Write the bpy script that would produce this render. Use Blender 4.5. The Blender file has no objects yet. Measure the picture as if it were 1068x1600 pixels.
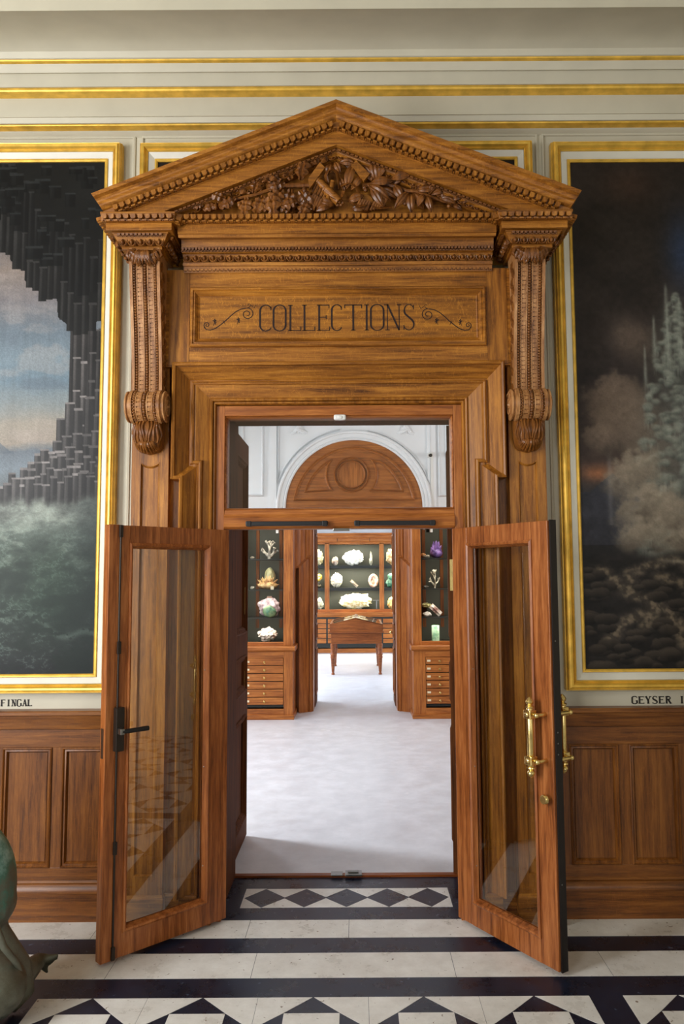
import bpy, bmesh, math, random
import numpy as np
from mathutils import Vector, Matrix, noise
PI = math.pi
R_ = math.radians
S = bpy.context.scene
COL = S.collection
random.seed(7)

# ------------------------------------------------------------------ camera
F_PX, CX, CY, EYE, DIST = 1197.0, 556.0, 800.0, 1.8, 4.22
PITCH, ROLL = math.atan(103 / 1197.0), R_(.35)
_c, _s, _cr, _sr = math.cos(PITCH), math.sin(PITCH), math.cos(ROLL), math.sin(ROLL)
FW = Vector((0, _c, _s)); U0 = Vector((0, -_s, _c)); R0 = Vector((1, 0, 0))
RT = R0 * _cr - U0 * _sr; UP = U0 * _cr + R0 * _sr
cam = bpy.data.cameras.new('camera'); cam_o = bpy.data.objects.new('camera', cam); COL.objects.link(cam_o)
mw = Matrix((RT, UP, -FW)).transposed().to_4x4(); mw.translation = (0, -DIST, EYE)
cam_o.matrix_world = mw
cam.sensor_fit = 'AUTO'; cam.sensor_width = 36; cam.lens = 36 * F_PX / 1600
cam.shift_x = -(CX - 534) / 1600; cam.clip_end = 60
S.camera = cam_o
# ------------------------------------------------------------------ light and exposure
S.view_settings.view_transform = 'Standard'; S.view_settings.look = 'None'
S.view_settings.exposure = 0.0; S.view_settings.gamma = 1; S.view_settings.use_curve_mapping = False
S.cycles.max_bounces = 8; S.cycles.diffuse_bounces = 4; S.cycles.glossy_bounces = 4
S.cycles.transparent_max_bounces = 16; S.cycles.caustics_reflective = False; S.cycles.caustics_refractive = False
S.cycles.sample_clamp_indirect = 6
W = bpy.data.worlds.new('daylight'); S.world = W; W.use_nodes = True
W.node_tree.nodes['Background'].inputs[0].default_value = (.75, .85, 1, 1)
W.node_tree.nodes['Background'].inputs[1].default_value = 1.0

def area(name, loc, target, sx, sy, power, col=(1, 1, 1), spread=180):
    l = bpy.data.lights.new(name, 'AREA'); l.shape = 'RECTANGLE'; l.size = sx; l.size_y = sy
    l.energy = power; l.color = col; l.spread = R_(spread)
    o = bpy.data.objects.new(name, l); COL.objects.link(o); o.location = loc
    o.rotation_euler = (Vector(target) - Vector(loc)).to_track_quat('-Z', 'Y').to_euler()
    return o
# daylight through the hall's tall windows (behind the camera) and the side windows
area('hall_window_daylight', (-3.15, -6.6, 2.6), (0, 0, 1.4), 1.4, 3.0, 85, (.93, .97, 1))
area('hall_window_daylight', (2.3, -6.6, 2.6), (0, 0, 1.6), 1.4, 3.0, 30, (1, .97, .92))
area('hall_side_daylight', (-3.9, -2.9, 2.3), (0, 0, 1.7), 1.6, 3.0, 300, (.97, .98, 1))
# daylight through the collection room's left windows, and one added fill lamp
area('room_window_and_fill_light', (-3.45, 5.2, 2.4), (-.2, 4.0, .6), 1.0, 2.2, 110, (.86, .93, 1))
area('room_window_and_fill_light', (-3.45, 2.2, 2.3), (0, 2.6, .4), .5, 2.2, 300, (.86, .93, 1))
area('room_window_and_fill_light', (3.4, 4.2, 3.1), (-.3, 6.3, 2.9), 2.0, 1.6, 70, (.95, .97, 1))  # high lamp added on the right to brighten the white arch
area('far_room_window_daylight', (-3.3, 10.0, 2.2), (0, 10.4, 0), 4.5, 2.4, 400, (.82, .9, 1))
area('far_room_window_daylight', (3.3, 11.0, 2.4), (0, 12, .6), 3.0, 2.2, 110, (.9, .95, 1))

# ------------------------------------------------------------------ measuring helpers (pixel at a known depth -> metres)
def at(px, py, Y):
    r = FW + RT * ((px - CX) / F_PX) - UP * ((py - CY) / F_PX)
    t = (Y + DIST) / r.y
    return t * r.x, EYE + t * r.z
def xx(px, py, Y): return at(px, py, Y)[0]
def zz(py, Y, px=526): return at(px, py, Y)[1]

# ------------------------------------------------------------------ materials
MAT = {}
def newmat(name):
    m = bpy.data.materials.new(name); m.use_nodes = True
    nt = m.node_tree; b = nt.nodes['Principled BSDF']
    MAT[name] = m
    return m, nt, b
def srgb(r, g, b):
    f = lambda c: (c / 255 / 12.92) if c / 255 <= .04045 else ((c / 255 + .055) / 1.055) ** 2.4
    return (f(r), f(g), f(b), 1)
def ramp(nt, fac, stops):
    r = nt.nodes.new('ShaderNodeValToRGB'); nt.links.new(fac, r.inputs[0])
    e = r.color_ramp.elements
    while len(e) < len(stops): e.new(.5)
    for i, (p, c) in enumerate(stops): e[i].position = p; e[i].color = c
    return r.outputs[0]
def wood(name, dark, mid, light, axis='Z', rough=.42, scale=1.0, fleck=0.0, bump=.12, coat=.0):
    m, nt, b = newmat(name)
    N = nt.nodes; L = nt.links
    tc = N.new('ShaderNodeTexCoord'); mp = N.new('ShaderNodeMapping'); L.new(tc.outputs['Object'], mp.inputs[0])
    a, c = 2.4 * scale, 44 * scale
    mp.inputs['Scale'].default_value = {'X': (a, c, c), 'Y': (c, a, c), 'Z': (c, c, a)}[axis]
    n1 = N.new('ShaderNodeTexNoise'); L.new(mp.outputs[0], n1.inputs[0]); n1.inputs['Scale'].default_value = 1; n1.inputs['Detail'].default_value = 6; n1.inputs['Roughness'].default_value = .62; n1.inputs['Distortion'].default_value = .35
    n2 = N.new('ShaderNodeTexNoise'); L.new(mp.outputs[0], n2.inputs[0]); n2.inputs['Scale'].default_value = 7; n2.inputs['Detail'].default_value = 3
    n3 = N.new('ShaderNodeTexNoise'); L.new(tc.outputs['Object'], n3.inputs[0]); n3.inputs['Scale'].default_value = 2.2; n3.inputs['Detail'].default_value = 3
    mx = N.new('ShaderNodeMath'); mx.operation = 'MULTIPLY_ADD'; L.new(n2.outputs[0], mx.inputs[0]); mx.inputs[1].default_value = .35; L.new(n1.outputs[0], mx.inputs[2])
    mx2 = N.new('ShaderNodeMath'); mx2.operation = 'MULTIPLY_ADD'; L.new(n3.outputs[0], mx2.inputs[0]); mx2.inputs[1].default_value = .35; L.new(mx.outputs[0], mx2.inputs[2])
    mr = N.new('ShaderNodeMapRange'); L.new(mx2.outputs[0], mr.inputs[0]); mr.inputs[1].default_value = .6; mr.inputs[2].default_value = 1.08
    col = ramp(nt, mr.outputs[0], [(0, dark), (.5, mid), (1, light)])
    if fleck:
        mp2 = N.new('ShaderNodeMapping'); L.new(tc.outputs['Object'], mp2.inputs[0])
        mp2.inputs['Scale'].default_value = {'X': (38, 26, 17), 'Z': (26, 20, 11), 'Y': (20, 26, 11)}[axis]
        v = N.new('ShaderNodeTexNoise'); L.new(mp2.outputs[0], v.inputs[0]); v.inputs['Scale'].default_value = .9; v.inputs['Detail'].default_value = .6; v.inputs['Distortion'].default_value = 1.6
        ab = N.new('ShaderNodeMath'); ab.operation = 'SUBTRACT'; L.new(v.outputs[0], ab.inputs[0]); ab.inputs[1].default_value = .5
        a2 = N.new('ShaderNodeMath'); a2.operation = 'ABSOLUTE'; L.new(ab.outputs[0], a2.inputs[0])
        m3 = N.new('ShaderNodeMapRange'); L.new(a2.outputs[0], m3.inputs[0]); m3.inputs[1].default_value = .026; m3.inputs[2].default_value = 0; m3.inputs[3].default_value = 0; m3.inputs[4].default_value = fleck
        mk = N.new('ShaderNodeMath'); mk.operation = 'MULTIPLY'; L.new(m3.outputs[0], mk.inputs[0]); L.new(n3.outputs[0], mk.inputs[1])
        mix = N.new('ShaderNodeMix'); mix.data_type = 'RGBA'; L.new(mk.outputs[0], mix.inputs[0]); L.new(col, mix.inputs[6])
        mix.inputs[7].default_value = tuple(min(1, x * 1.9) for x in light[:3]) + (1,)
        col = mix.outputs[2]
    L.new(col, b.inputs['Base Color'])
    b.inputs['Specular IOR Level'].default_value = .38; b.inputs['Roughness'].default_value = rough; b.inputs['Coat Weight'].default_value = coat * .5; b.inputs['Coat Roughness'].default_value = .2
    bp = N.new('ShaderNodeBump'); bp.inputs['Strength'].default_value = bump; bp.inputs['Distance'].default_value = .002
    L.new(mx.outputs[0], bp.inputs['Height']); L.new(bp.outputs[0], b.inputs['Normal'])
    return m
def plain(name, col, rough=.5, metal=0, noise_amt=0.0, nscale=8, bump=0, emit=None, sss=0):
    m, nt, b = newmat(name)
    b.inputs['Roughness'].default_value = rough; b.inputs['Metallic'].default_value = metal
    b.inputs['Base Color'].default_value = col
    N = nt.nodes; L = nt.links
    if noise_amt or bump:
        tc = N.new('ShaderNodeTexCoord')
        n = N.new('ShaderNodeTexNoise'); L.new(tc.outputs['Object'], n.inputs[0]); n.inputs['Scale'].default_value = nscale; n.inputs['Detail'].default_value = 7
        lo = tuple(c * (1 - noise_amt) for c in col[:3]) + (1,); hi = tuple(min(1, c * (1 + noise_amt)) for c in col[:3]) + (1,)
        L.new(ramp(nt, n.outputs[0], [(.3, lo), (.7, hi)]), b.inputs['Base Color'])
        if bump:
            bp = N.new('ShaderNodeBump'); bp.inputs['Strength'].default_value = bump; bp.inputs['Distance'].default_value = .004
            L.new(n.outputs[0], bp.inputs['Height']); L.new(bp.outputs[0], b.inputs['Normal'])
    if emit:
        b.inputs['Emission Color'].default_value = emit[0]; b.inputs['Emission Strength'].default_value = emit[1]
    return m
OAKC = (srgb(80, 42, 8), srgb(144, 88, 26), srgb(186, 124, 46))
wood('oak_h', *OAKC, axis='X', fleck=.35)
wood('oak_v', *OAKC, axis='Z', fleck=.15)
wood('oak_fleck', srgb(92, 50, 8), srgb(148, 92, 22), srgb(182, 120, 36), axis='X', fleck=.75, rough=.5)
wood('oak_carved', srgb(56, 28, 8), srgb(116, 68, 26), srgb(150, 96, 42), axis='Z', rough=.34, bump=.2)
wood('bracket_oak', srgb(110, 66, 34), srgb(168, 116, 68), srgb(206, 156, 104), axis='Z', rough=.36)
wood('mahogany_v', srgb(92, 44, 14), srgb(150, 84, 38), srgb(188, 118, 64), axis='Z', rough=.38, scale=1.2, coat=.15)
wood('mahogany_h', srgb(92, 44, 14), srgb(150, 84, 38), srgb(188, 118, 64), axis='X', rough=.38, scale=1.2, coat=.15)
wood('dado_v', srgb(62, 30, 8), srgb(112, 64, 22), srgb(142, 88, 36), axis='Z', rough=.36, fleck=.15, coat=.2)
wood('dado_h', srgb(62, 30, 8), srgb(112, 64, 22), srgb(142, 88, 36), axis='X', rough=.36, fleck=.15, coat=.2)
wood('cabinet_v', srgb(104, 52, 16), srgb(156, 90, 36), srgb(190, 120, 56), axis='Z', rough=.4)
wood('cabinet_h', srgb(104, 52, 16), srgb(156, 90, 36), srgb(190, 120, 56), axis='X', rough=.4)
wood('old_door_wood', srgb(46, 22, 6), srgb(92, 50, 20), srgb(112, 66, 28), axis='Z', rough=.75)
MAT['old_door_wood'].node_tree.nodes['Principled BSDF'].inputs['Specular IOR Level'].default_value = .15
wood('table_wood', srgb(84, 38, 12), srgb(130, 68, 26), srgb(158, 90, 40), axis='X', rough=.35)
plain('engraved_line', srgb(34, 14, 6), .8)
plain('seam', srgb(40, 20, 10), .8)
plain('gold_leaf', srgb(230, 184, 76), .36, .45, .22, 14, .1)
plain('cream_paint', srgb(200, 193, 172), .5, 0, .05, 5, .03)
plain('white_frame_paint', srgb(226, 222, 208), .5, 0, .05, 5, .03)
plain('room_white_paint', srgb(232, 235, 238), .6, 0, .03, 3)
plain('black_metal', srgb(22, 20, 20), .45, .2)
plain('dark_bronze_metal', srgb(58, 50, 44), .4, .7)
plain('steel', srgb(150, 150, 148), .3, 1)
plain('brass', srgb(240, 212, 140), .25, 1, .15, 30)
plain('white_plastic', srgb(232, 232, 228), .4)
plain('letter_paint', srgb(40, 34, 28), .7)
plain('case_black', srgb(22, 24, 18), .6)
plain('case_back', srgb(40, 42, 30), .7)
plain('label_card', srgb(226, 214, 180), .7)
plain('frame_black', srgb(26, 18, 16), .4)
plain('grout', srgb(70, 66, 62), .8)
def marble(name, lo, hi, vein, rough, vs):
    m, nt, b = newmat(name); N = nt.nodes; L = nt.links
    tc = N.new('ShaderNodeTexCoord')
    n = N.new('ShaderNodeTexNoise'); L.new(tc.outputs['Object'], n.inputs[0]); n.inputs['Scale'].default_value = 5; n.inputs['Detail'].default_value = 9; n.inputs['Roughness'].default_value = .7
    c = ramp(nt, n.outputs[0], [(.35, lo), (.65, hi)])
    v = N.new('ShaderNodeTexNoise'); L.new(tc.outputs['Object'], v.inputs[0]); v.inputs['Scale'].default_value = vs; v.inputs['Detail'].default_value = 2; v.inputs['Distortion'].default_value = .6
    f = ramp(nt, v.outputs[0], [(.0, (0, 0, 0, 1)), (.69, (0, 0, 0, 1)), (.73, (1, 1, 1, 1))])
    mix = N.new('ShaderNodeMix'); mix.data_type = 'RGBA'; L.new(f, mix.inputs[0]); L.new(c, mix.inputs[6]); mix.inputs[7].default_value = vein
    L.new(mix.outputs[2], b.inputs['Base Color'])
    r = ramp(nt, n.outputs[0], [(.3, (rough * .7,) * 3 + (1,)), (.7, (rough * 1.3,) * 3 + (1,))])
    L.new(r, b.inputs['Roughness'])
marble('white_marble', srgb(208, 204, 196), srgb(234, 232, 226), srgb(140, 126, 110), .32, 42)
marble('black_marble', srgb(12, 18, 32), srgb(26, 36, 56), srgb(74, 84, 104), .3, 30)
marble('room_floor', srgb(196, 196, 200), srgb(214, 214, 218), srgb(213, 213, 217), .4, 6)
def bronze():
    m, nt, b = newmat('bronze_green'); N = nt.nodes; L = nt.links
    tc = N.new('ShaderNodeTexCoord'); n = N.new('ShaderNodeTexNoise'); L.new(tc.outputs['Object'], n.inputs[0]); n.inputs['Scale'].default_value = 7; n.inputs['Detail'].default_value = 8; n.inputs['Roughness'].default_value = .7
    sp_ = N.new('ShaderNodeSeparateXYZ'); L.new(tc.outputs['Object'], sp_.inputs[0])
    ad_ = N.new('ShaderNodeMath'); ad_.operation = 'MULTIPLY_ADD'; L.new(sp_.outputs[2], ad_.inputs[0]); ad_.inputs[1].default_value = .55; L.new(n.outputs[0], ad_.inputs[2])
    L.new(ramp(nt, ad_.outputs[0], [(.4, srgb(80, 78, 62)), (.72, srgb(112, 112, 98)), (.84, srgb(84, 132, 116)), (1, srgb(160, 196, 190))]), b.inputs['Base Color'])
    b.inputs['Metallic'].default_value = .45; b.inputs['Roughness'].default_value = .42
    bp = N.new('ShaderNodeBump'); bp.inputs['Strength'].default_value = .5; bp.inputs['Distance'].default_value = .012; L.new(n.outputs[0], bp.inputs['Height']); L.new(bp.outputs[0], b.inputs['Normal'])
bronze()
def glass(name, tint, ior, gl_rough=0.0):
    m, nt, b = newmat(name); N = nt.nodes; L = nt.links
    N.remove(b); out = N['Material Output']
    t = N.new('ShaderNodeBsdfTransparent'); t.inputs[0].default_value = tint
    g = N.new('ShaderNodeBsdfGlossy'); g.inputs['Roughness'].default_value = gl_rough; g.inputs[0].default_value = (1, 1, 1, 1)
    f = N.new('ShaderNodeFresnel'); f.inputs[0].default_value = ior
    x = N.new('ShaderNodeMixShader'); 
    ge = N.new('ShaderNodeNewGeometry'); iv = N.new('ShaderNodeMath'); iv.operation = 'SUBTRACT'; iv.inputs[0].default_value = 1; L.new(ge.outputs['Backfacing'], iv.inputs[1])
    mu = N.new('ShaderNodeMath'); mu.operation = 'MULTIPLY'; L.new(iv.outputs[0], mu.inputs[0]); L.new(f.outputs[0], mu.inputs[1])
    L.new(mu.outputs[0], x.inputs[0]); L.new(t.outputs[0], x.inputs[1]); L.new(g.outputs[0], x.inputs[2]); L.new(x.outputs[0], out.inputs[0])
glass('door_glass', (.92, .92, .9, 1), 1.95)
glass('case_glass', (.97, .97, .96, 1), 1.3)
def vcol(name, rough):
    m, nt, b = newmat(name)
    a = nt.nodes.new('ShaderNodeVertexColor'); a.layer_name = 'paint'
    nt.links.new(a.outputs[0], b.inputs['Base Color']); b.inputs['Roughness'].default_value = rough; b.inputs['Specular IOR Level'].default_value = .2
vcol('oil_paint', .42)

# ------------------------------------------------------------------ mesh helpers
class MB:
    def __init__(s): s.v = []; s.f = []
    def add(s, vs, fs, mat=None):
        o = len(s.v)
        if mat is not None: vs = [mat @ Vector(v) for v in vs]
        s.v += [tuple(v) for v in vs]; s.f += [tuple(i + o for i in f) for f in fs]
        return s
    def box(s, x0, x1, y0, y1, z0, z1, mat=None):
        return s.add([(x, y, z) for x in (x0, x1) for y in (y0, y1) for z in (z0, z1)],
                     [(0, 1, 3, 2), (4, 6, 7, 5), (0, 4, 5, 1), (2, 3, 7, 6), (0, 2, 6, 4), (1, 5, 7, 3)], mat)
    def frustum(s, x0, x1, y0, y1, z0, X0, X1, Y0, Y1, z1):
        return s.add([(x0, y0, z0), (x1, y0, z0), (x1, y1, z0), (x0, y1, z0), (X0, Y0, z1), (X1, Y0, z1), (X1, Y1, z1), (X0, Y1, z1)],
                     [(3, 2, 1, 0), (4, 5, 6, 7), (0, 1, 5, 4), (1, 2, 6, 5), (2, 3, 7, 6), (3, 0, 4, 7)])
    def prism(s, pts, y0, y1, mat=None, order='xz'):
        n = len(pts)
        mk = {'xz': lambda a, b, w: (a, w, b), 'yz': lambda a, b, w: (w, a, b), 'xy': lambda a, b, w: (a, b, w)}[order]
        vs = [mk(a, b, y0) for a, b in pts] + [mk(a, b, y1) for a, b in pts]
        return s.add(vs, [tuple(range(n)), tuple(range(2 * n - 1, n - 1, -1))] + [(i, (i + 1) % n, (i + 1) % n + n, i + n) for i in range(n)], mat)
    def tube(s, pts, r, n=8, cap=True, mat=None):
        pts = [Vector(p) for p in pts]; k = len(pts); rs = r if isinstance(r, (list, tuple)) else [r] * k
        vs = []; ref = None
        for i, p in enumerate(pts):
            t = (pts[min(i + 1, k - 1)] - pts[max(i - 1, 0)]).normalized()
            if ref is None:
                ref = Vector((0, 0, 1)) if abs(t.z) < .9 else Vector((1, 0, 0))
            a = (ref - t * ref.dot(t)).normalized(); b = t.cross(a); ref = a
            for j in range(n):
                an = 2 * PI * j / n; vs.append(p + (a * math.cos(an) + b * math.sin(an)) * rs[i])
        fs = [(i * n + j, i * n + (j + 1) % n, (i + 1) * n + (j + 1) % n, (i + 1) * n + j) for i in range(k - 1) for j in range(n)]
        if cap: fs += [tuple(range(n - 1, -1, -1)), tuple((k - 1) * n + j for j in range(n))]
        return s.add(vs, fs, mat)
    def lathe(s, prof, n=16, mat=None):           # prof (r, z) about local z
        k = len(prof)
        vs = [(r * math.cos(2 * PI * j / n), r * math.sin(2 * PI * j / n), z) for r, z in prof for j in range(n)]
        fs = [(i * n + j, i * n + (j + 1) % n, (i + 1) * n + (j + 1) % n, (i + 1) * n + j) for i in range(k - 1) for j in range(n)]
        fs += [tuple(range(n - 1, -1, -1)), tuple((k - 1) * n + j for j in range(n))]
        return s.add(vs, fs, mat)
    def ell(s, c, rx, ry, rz, nu=8, nv=6, mat=None):
        vs = [(c[0], c[1], c[2] - rz)]
        for i in range(1, nv):
            a = -PI / 2 + PI * i / nv
            for j in range(nu):
                b = 2 * PI * j / nu; vs.append((c[0] + rx * math.cos(a) * math.cos(b), c[1] + ry * math.cos(a) * math.sin(b), c[2] + rz * math.sin(a)))
        vs.append((c[0], c[1], c[2] + rz)); t = len(vs) - 1
        fs = [(0, 1 + (j + 1) % nu, 1 + j) for j in range(nu)]
        for i in range(nv - 2):
            o = 1 + i * nu
            fs += [(o + j, o + (j + 1) % nu, o + nu + (j + 1) % nu, o + nu + j) for j in range(nu)]
        o = 1 + (nv - 2) * nu
        fs += [(o + j, o + (j + 1) % nu, t) for j in range(nu)]
        return s.add(vs, fs, mat)
    def sweep(s, path, prof, closed=False, mat=None, side=1, cap=True):
        """moulding: path in the XZ plane, prof = (offset to the side, y)"""
        n = len(path); P = [Vector(p) for p in path]
        def nrm(a, b):
            d = (b - a).normalized(); return Vector((-d.y, d.x)) * side
        rows = []
        for i in range(n):
            if closed: n1, n2 = nrm(P[i - 1], P[i]), nrm(P[i], P[(i + 1) % n])
            else:
                n1 = nrm(P[max(i - 1, 0)], P[max(i, 1)]) if i > 0 else nrm(P[0], P[1])
                n2 = nrm(P[i], P[i + 1]) if i < n - 1 else n1
            m = (n1 + n2); m = m / max(.25, (1 + n1.dot(n2)))
            rows.append([(P[i].x + m.x * o, y, P[i].y + m.y * o) for o, y in prof])
        k = len(prof); vs = [v for r in rows for v in r]; fs = []
        for i in range(n if closed else n - 1):
            a, b = i * k, ((i + 1) % n) * k
            fs += [(a + j, a + j + 1, b + j + 1, b + j) for j in range(k - 1)]
            fs.append((a + k - 1, a, b, b + k - 1))
        if not closed and cap: fs += [tuple(range(k)), tuple((n - 1) * k + j for j in range(k - 1, -1, -1))]
        return s.add(vs, fs, mat)
    def run(s, prof, x0, x1, mat=None):           # profile (y, z) extruded along x
        return s.prism(prof, x0, x1, mat, 'yz')
    def build(s, name, mat, parent=None, smooth=None, bevel=0, mats=None, loc=None):
        me = bpy.data.meshes.new(name); me.from_pydata(s.v, [], s.f)
        bm = bmesh.new(); bm.from_mesh(me); bmesh.ops.recalc_face_normals(bm, faces=bm.faces); bm.to_mesh(me); bm.free()
        me.materials.append(MAT[mat])
        if mats:
            for m in mats: me.materials.append(MAT[m])
        if smooth is not None:
            me.polygons.foreach_set('use_smooth', [True] * len(me.polygons)); me.set_sharp_from_angle(angle=R_(smooth))
        o = bpy.data.objects.new(name, me); COL.objects.link(o)
        if parent: o.parent = parent
        if loc: o.location = loc
        if bevel:
            b = o.modifiers.new('edge', 'BEVEL'); b.width = bevel; b.segments = 2; b.limit_method = 'ANGLE'; b.angle_limit = R_(35)
        return o
def thing(name, label, cat, loc=(0, 0, 0), rz=0, group=None, kind=None):
    o = bpy.data.objects.new(name, None); COL.objects.link(o); o.location = loc; o.rotation_euler = (0, 0, rz)
    o.empty_display_size = .1
    return tag(o, label, cat, group, kind)
def tag(o, label, cat, group=None, kind=None):
    o['label'] = label; o['category'] = cat
    if group: o['group'] = group
    if kind: o['kind'] = kind
    return o
def rect(x0, x1, z0, z1): return [(x0, z0), (x1, z0), (x1, z1), (x0, z1)]   # counter-clockwise: side=1 goes inwards
T = Matrix.Translation
def frame3(o, u, v, w):
    m = Matrix((u, v, w)).transposed().to_4x4(); m.translation = o
    return m
def arc(cx, cz, r, a0, a1, n): return [(cx + r * math.cos(R_(a0 + (a1 - a0) * i / n)), cz + r * math.sin(R_(a0 + (a1 - a0) * i / n))) for i in range(n + 1)]

# ------------------------------------------------------------------ carved running ornament
def strip(m, A, B, h, kind, wdir=(0, -1, 0), pitch=None, d=.012):
    """units in a local frame: x along, y up (0..h), z outwards"""
    A, B, w = Vector(A), Vector(B), Vector(wdir).normalized()
    L = (B - A).length; u = (B - A).normalized(); v = w.cross(u).normalized()
    pitch = pitch or h; n = max(1, round(L / pitch)); p = L / n
    for i in range(n):
        M = frame3(A + u * (p * (i + .5)), u, v, w)
        if kind == 'leaf':
            a = p * .41; d = max(d, h * .9)
            pts = [(-a, h), (-a, h * .5), (-a * .7, h * .38), (0, h * .3), (a * .7, h * .38), (a, h * .5), (a, h)]
            vs = [(x, y, 0) for x, y in pts] + [(x * .85, y, d) for x, y in pts]; k = len(pts)
            m.add(vs, [tuple(range(k, 2 * k))] + [(j, (j + 1) % k, (j + 1) % k + k, j + k) for j in range(k)], M)
            m.box(-p * .5, -p * .2, 0, h * .2, 0, d * .8, M); m.box(p * .2, p * .5, 0, h * .2, 0, d * .8, M)
            m.box(-p * .08, p * .08, 0, h * .16, 0, d * .5, M)
        elif kind == 'egg':
            d = max(d, .02); m.ell((0, h * .46, d * .1), p * .2, h * .38, d, 8, 6, M)
            pts = [(p * .4 * math.cos(R_(a)), h * .5 + h * .46 * math.sin(R_(a)), d * .5) for a in range(-195, 16, 30)]
            m.tube(pts, [p * .055 + .0008] * len(pts), 5, True, M)
            m.add([(p * .5 - p * .1, 0, 0), (p * .5 + p * .1, 0, 0), (p * .5, h * .85, 0), (p * .5, 0, d)], [(0, 1, 3), (1, 2, 3), (2, 0, 3)], M)
        elif kind == 'bead':
            m.ell((0, h * .5, 0), p * .44, h * .48, h * .5, 6, 4, M)
        elif kind == 'acanthus':
            m.ell((-p * .18, h * .5, 0), p * .12, h * .48, d * .8, 6, 4, M @ Matrix.Rotation(.5, 4, 'Z'))
            m.ell((p * .18, h * .5, 0), p * .12, h * .48, d * .8, 6, 4, M @ Matrix.Rotation(-.5, 4, 'Z'))
            m.ell((0, h * .22, d * .2), p * .14, h * .2, d, 6, 4, M)

def leaf(m, M, L, Wd, kind='laurel', curl=.25, n=12, th=.006):
    """leaf along local +y, faces local +z, midrib crease, curled tip"""
    prof = [-1, -.75, -.4, 0, .4, .75, 1]; vs = []
    for i in range(n + 1):
        t = i / n
        if kind == 'oak': w = math.sin(PI * min(1, t * .93 + .05)) ** .6 * (.45 + .55 * abs(math.cos(PI * 3.1 * t + .4)) ** .8) * (.7 + .35 * t)
        elif kind == 'acanthus': w = math.sin(PI * min(1, t * .85 + .12)) ** .6 * (.8 + .2 * abs(math.cos(PI * 4 * t)))
        else: w = math.sin(PI * min(1, t * .97 + .015)) ** .85
        if i == n: w = .05
        z0 = curl * L * (math.sin(PI * t * .9) * .6 - .45 * t * t)
        for p in prof:
            zz_ = z0 + Wd * .5 * (.42 * math.cos(p * 1.5) * w - .2) - (.12 * Wd if p == 0 else 0) + .05 * Wd * math.cos(t * 26) * (1 - abs(abs(p) - .6)) * (kind != 'laurel')
            vs.append((p * w * Wd * .5, t * L, zz_))
    k = len(prof); N = len(vs)
    vs += [(x * .96, y, z - th) for x, y, z in vs]
    fs = []
    for i in range(n):
        for j in range(k - 1):
            a = i * k + j; fs.append((a, a + 1, a + k + 1, a + k)); fs.append((a + N, a + k + N, a + k + 1 + N, a + 1 + N))
        for j in (0, k - 1):
            a = i * k + j; fs.append((a, a + k, a + k + N, a + N))
    for i in (0, n):
        for j in range(k - 1):
            a = i * k + j; fs.append((a, a + 1, a + 1 + N, a + N))
    m.add(vs, fs, M)
def onwall(x, y, z, ang, tilt=0, roll=0):
    """leaf placement on a wall that faces -Y: ang measured from +X in the XZ plane"""
    base = frame3(Vector((x, y, z)), Vector((1, 0, 0)), Vector((0, 0, 1)), Vector((0, -1, 0)))
    return base @ Matrix.Rotation(R_(ang - 90), 4, 'Z') @ Matrix.Rotation(R_(tilt), 4, 'X') @ Matrix.Rotation(R_(roll), 4, 'Y')

# ================================================================== THE HALL SHELL
OX0, OX1 = -.758, .617          # clear opening through the thick wall
CEIL = 5.12
def st(o, label, cat): return tag(o, label, cat, kind='structure')
m = MB().box(-4.0, OX0, .04, .55, 0, CEIL).box(OX1, 4.0, .04, .55, 0, CEIL).box(OX0, OX1, .04, .55, 2.78, CEIL)
st(m.build('wall_front', 'cream_paint'), 'cream painted hall wall around the carved doorway', 'wall')
m = MB().box(-4.15, -4.0, -7, .55, 0, CEIL)
st(m.build('wall_left', 'cream_paint'), 'cream painted side wall of the hall, reflected in the left door glass', 'wall')
m = MB().box(4.0, 4.15, -7, .55, 0, CEIL)
st(m.build('wall_right', 'cream_paint'), 'cream painted right side wall of the hall', 'wall')
m = MB()
for a, b in ((-4, -3.85), (-2.4, 1.55), (3.05, 4)): m.box(a, b, -7.0, -6.8, 0, CEIL)
m.box(-3.85, -2.4, -7, -6.8, 0, .9).box(1.55, 3.05, -7, -6.8, 0, .9).box(-3.85, -2.4, -7, -6.8, 4.3, CEIL).box(1.55, 3.05, -7, -6.8, 4.3, CEIL)
st(m.build('wall_back', 'cream_paint'), 'cream painted window wall opposite the carved doorway', 'wall')
st(MB().box(-4.15, 4.15, -7, .04, CEIL, CEIL + .1).build('ceiling', 'cream_paint'), 'pale plaster ceiling of the hall above the cornice', 'ceiling')

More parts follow.
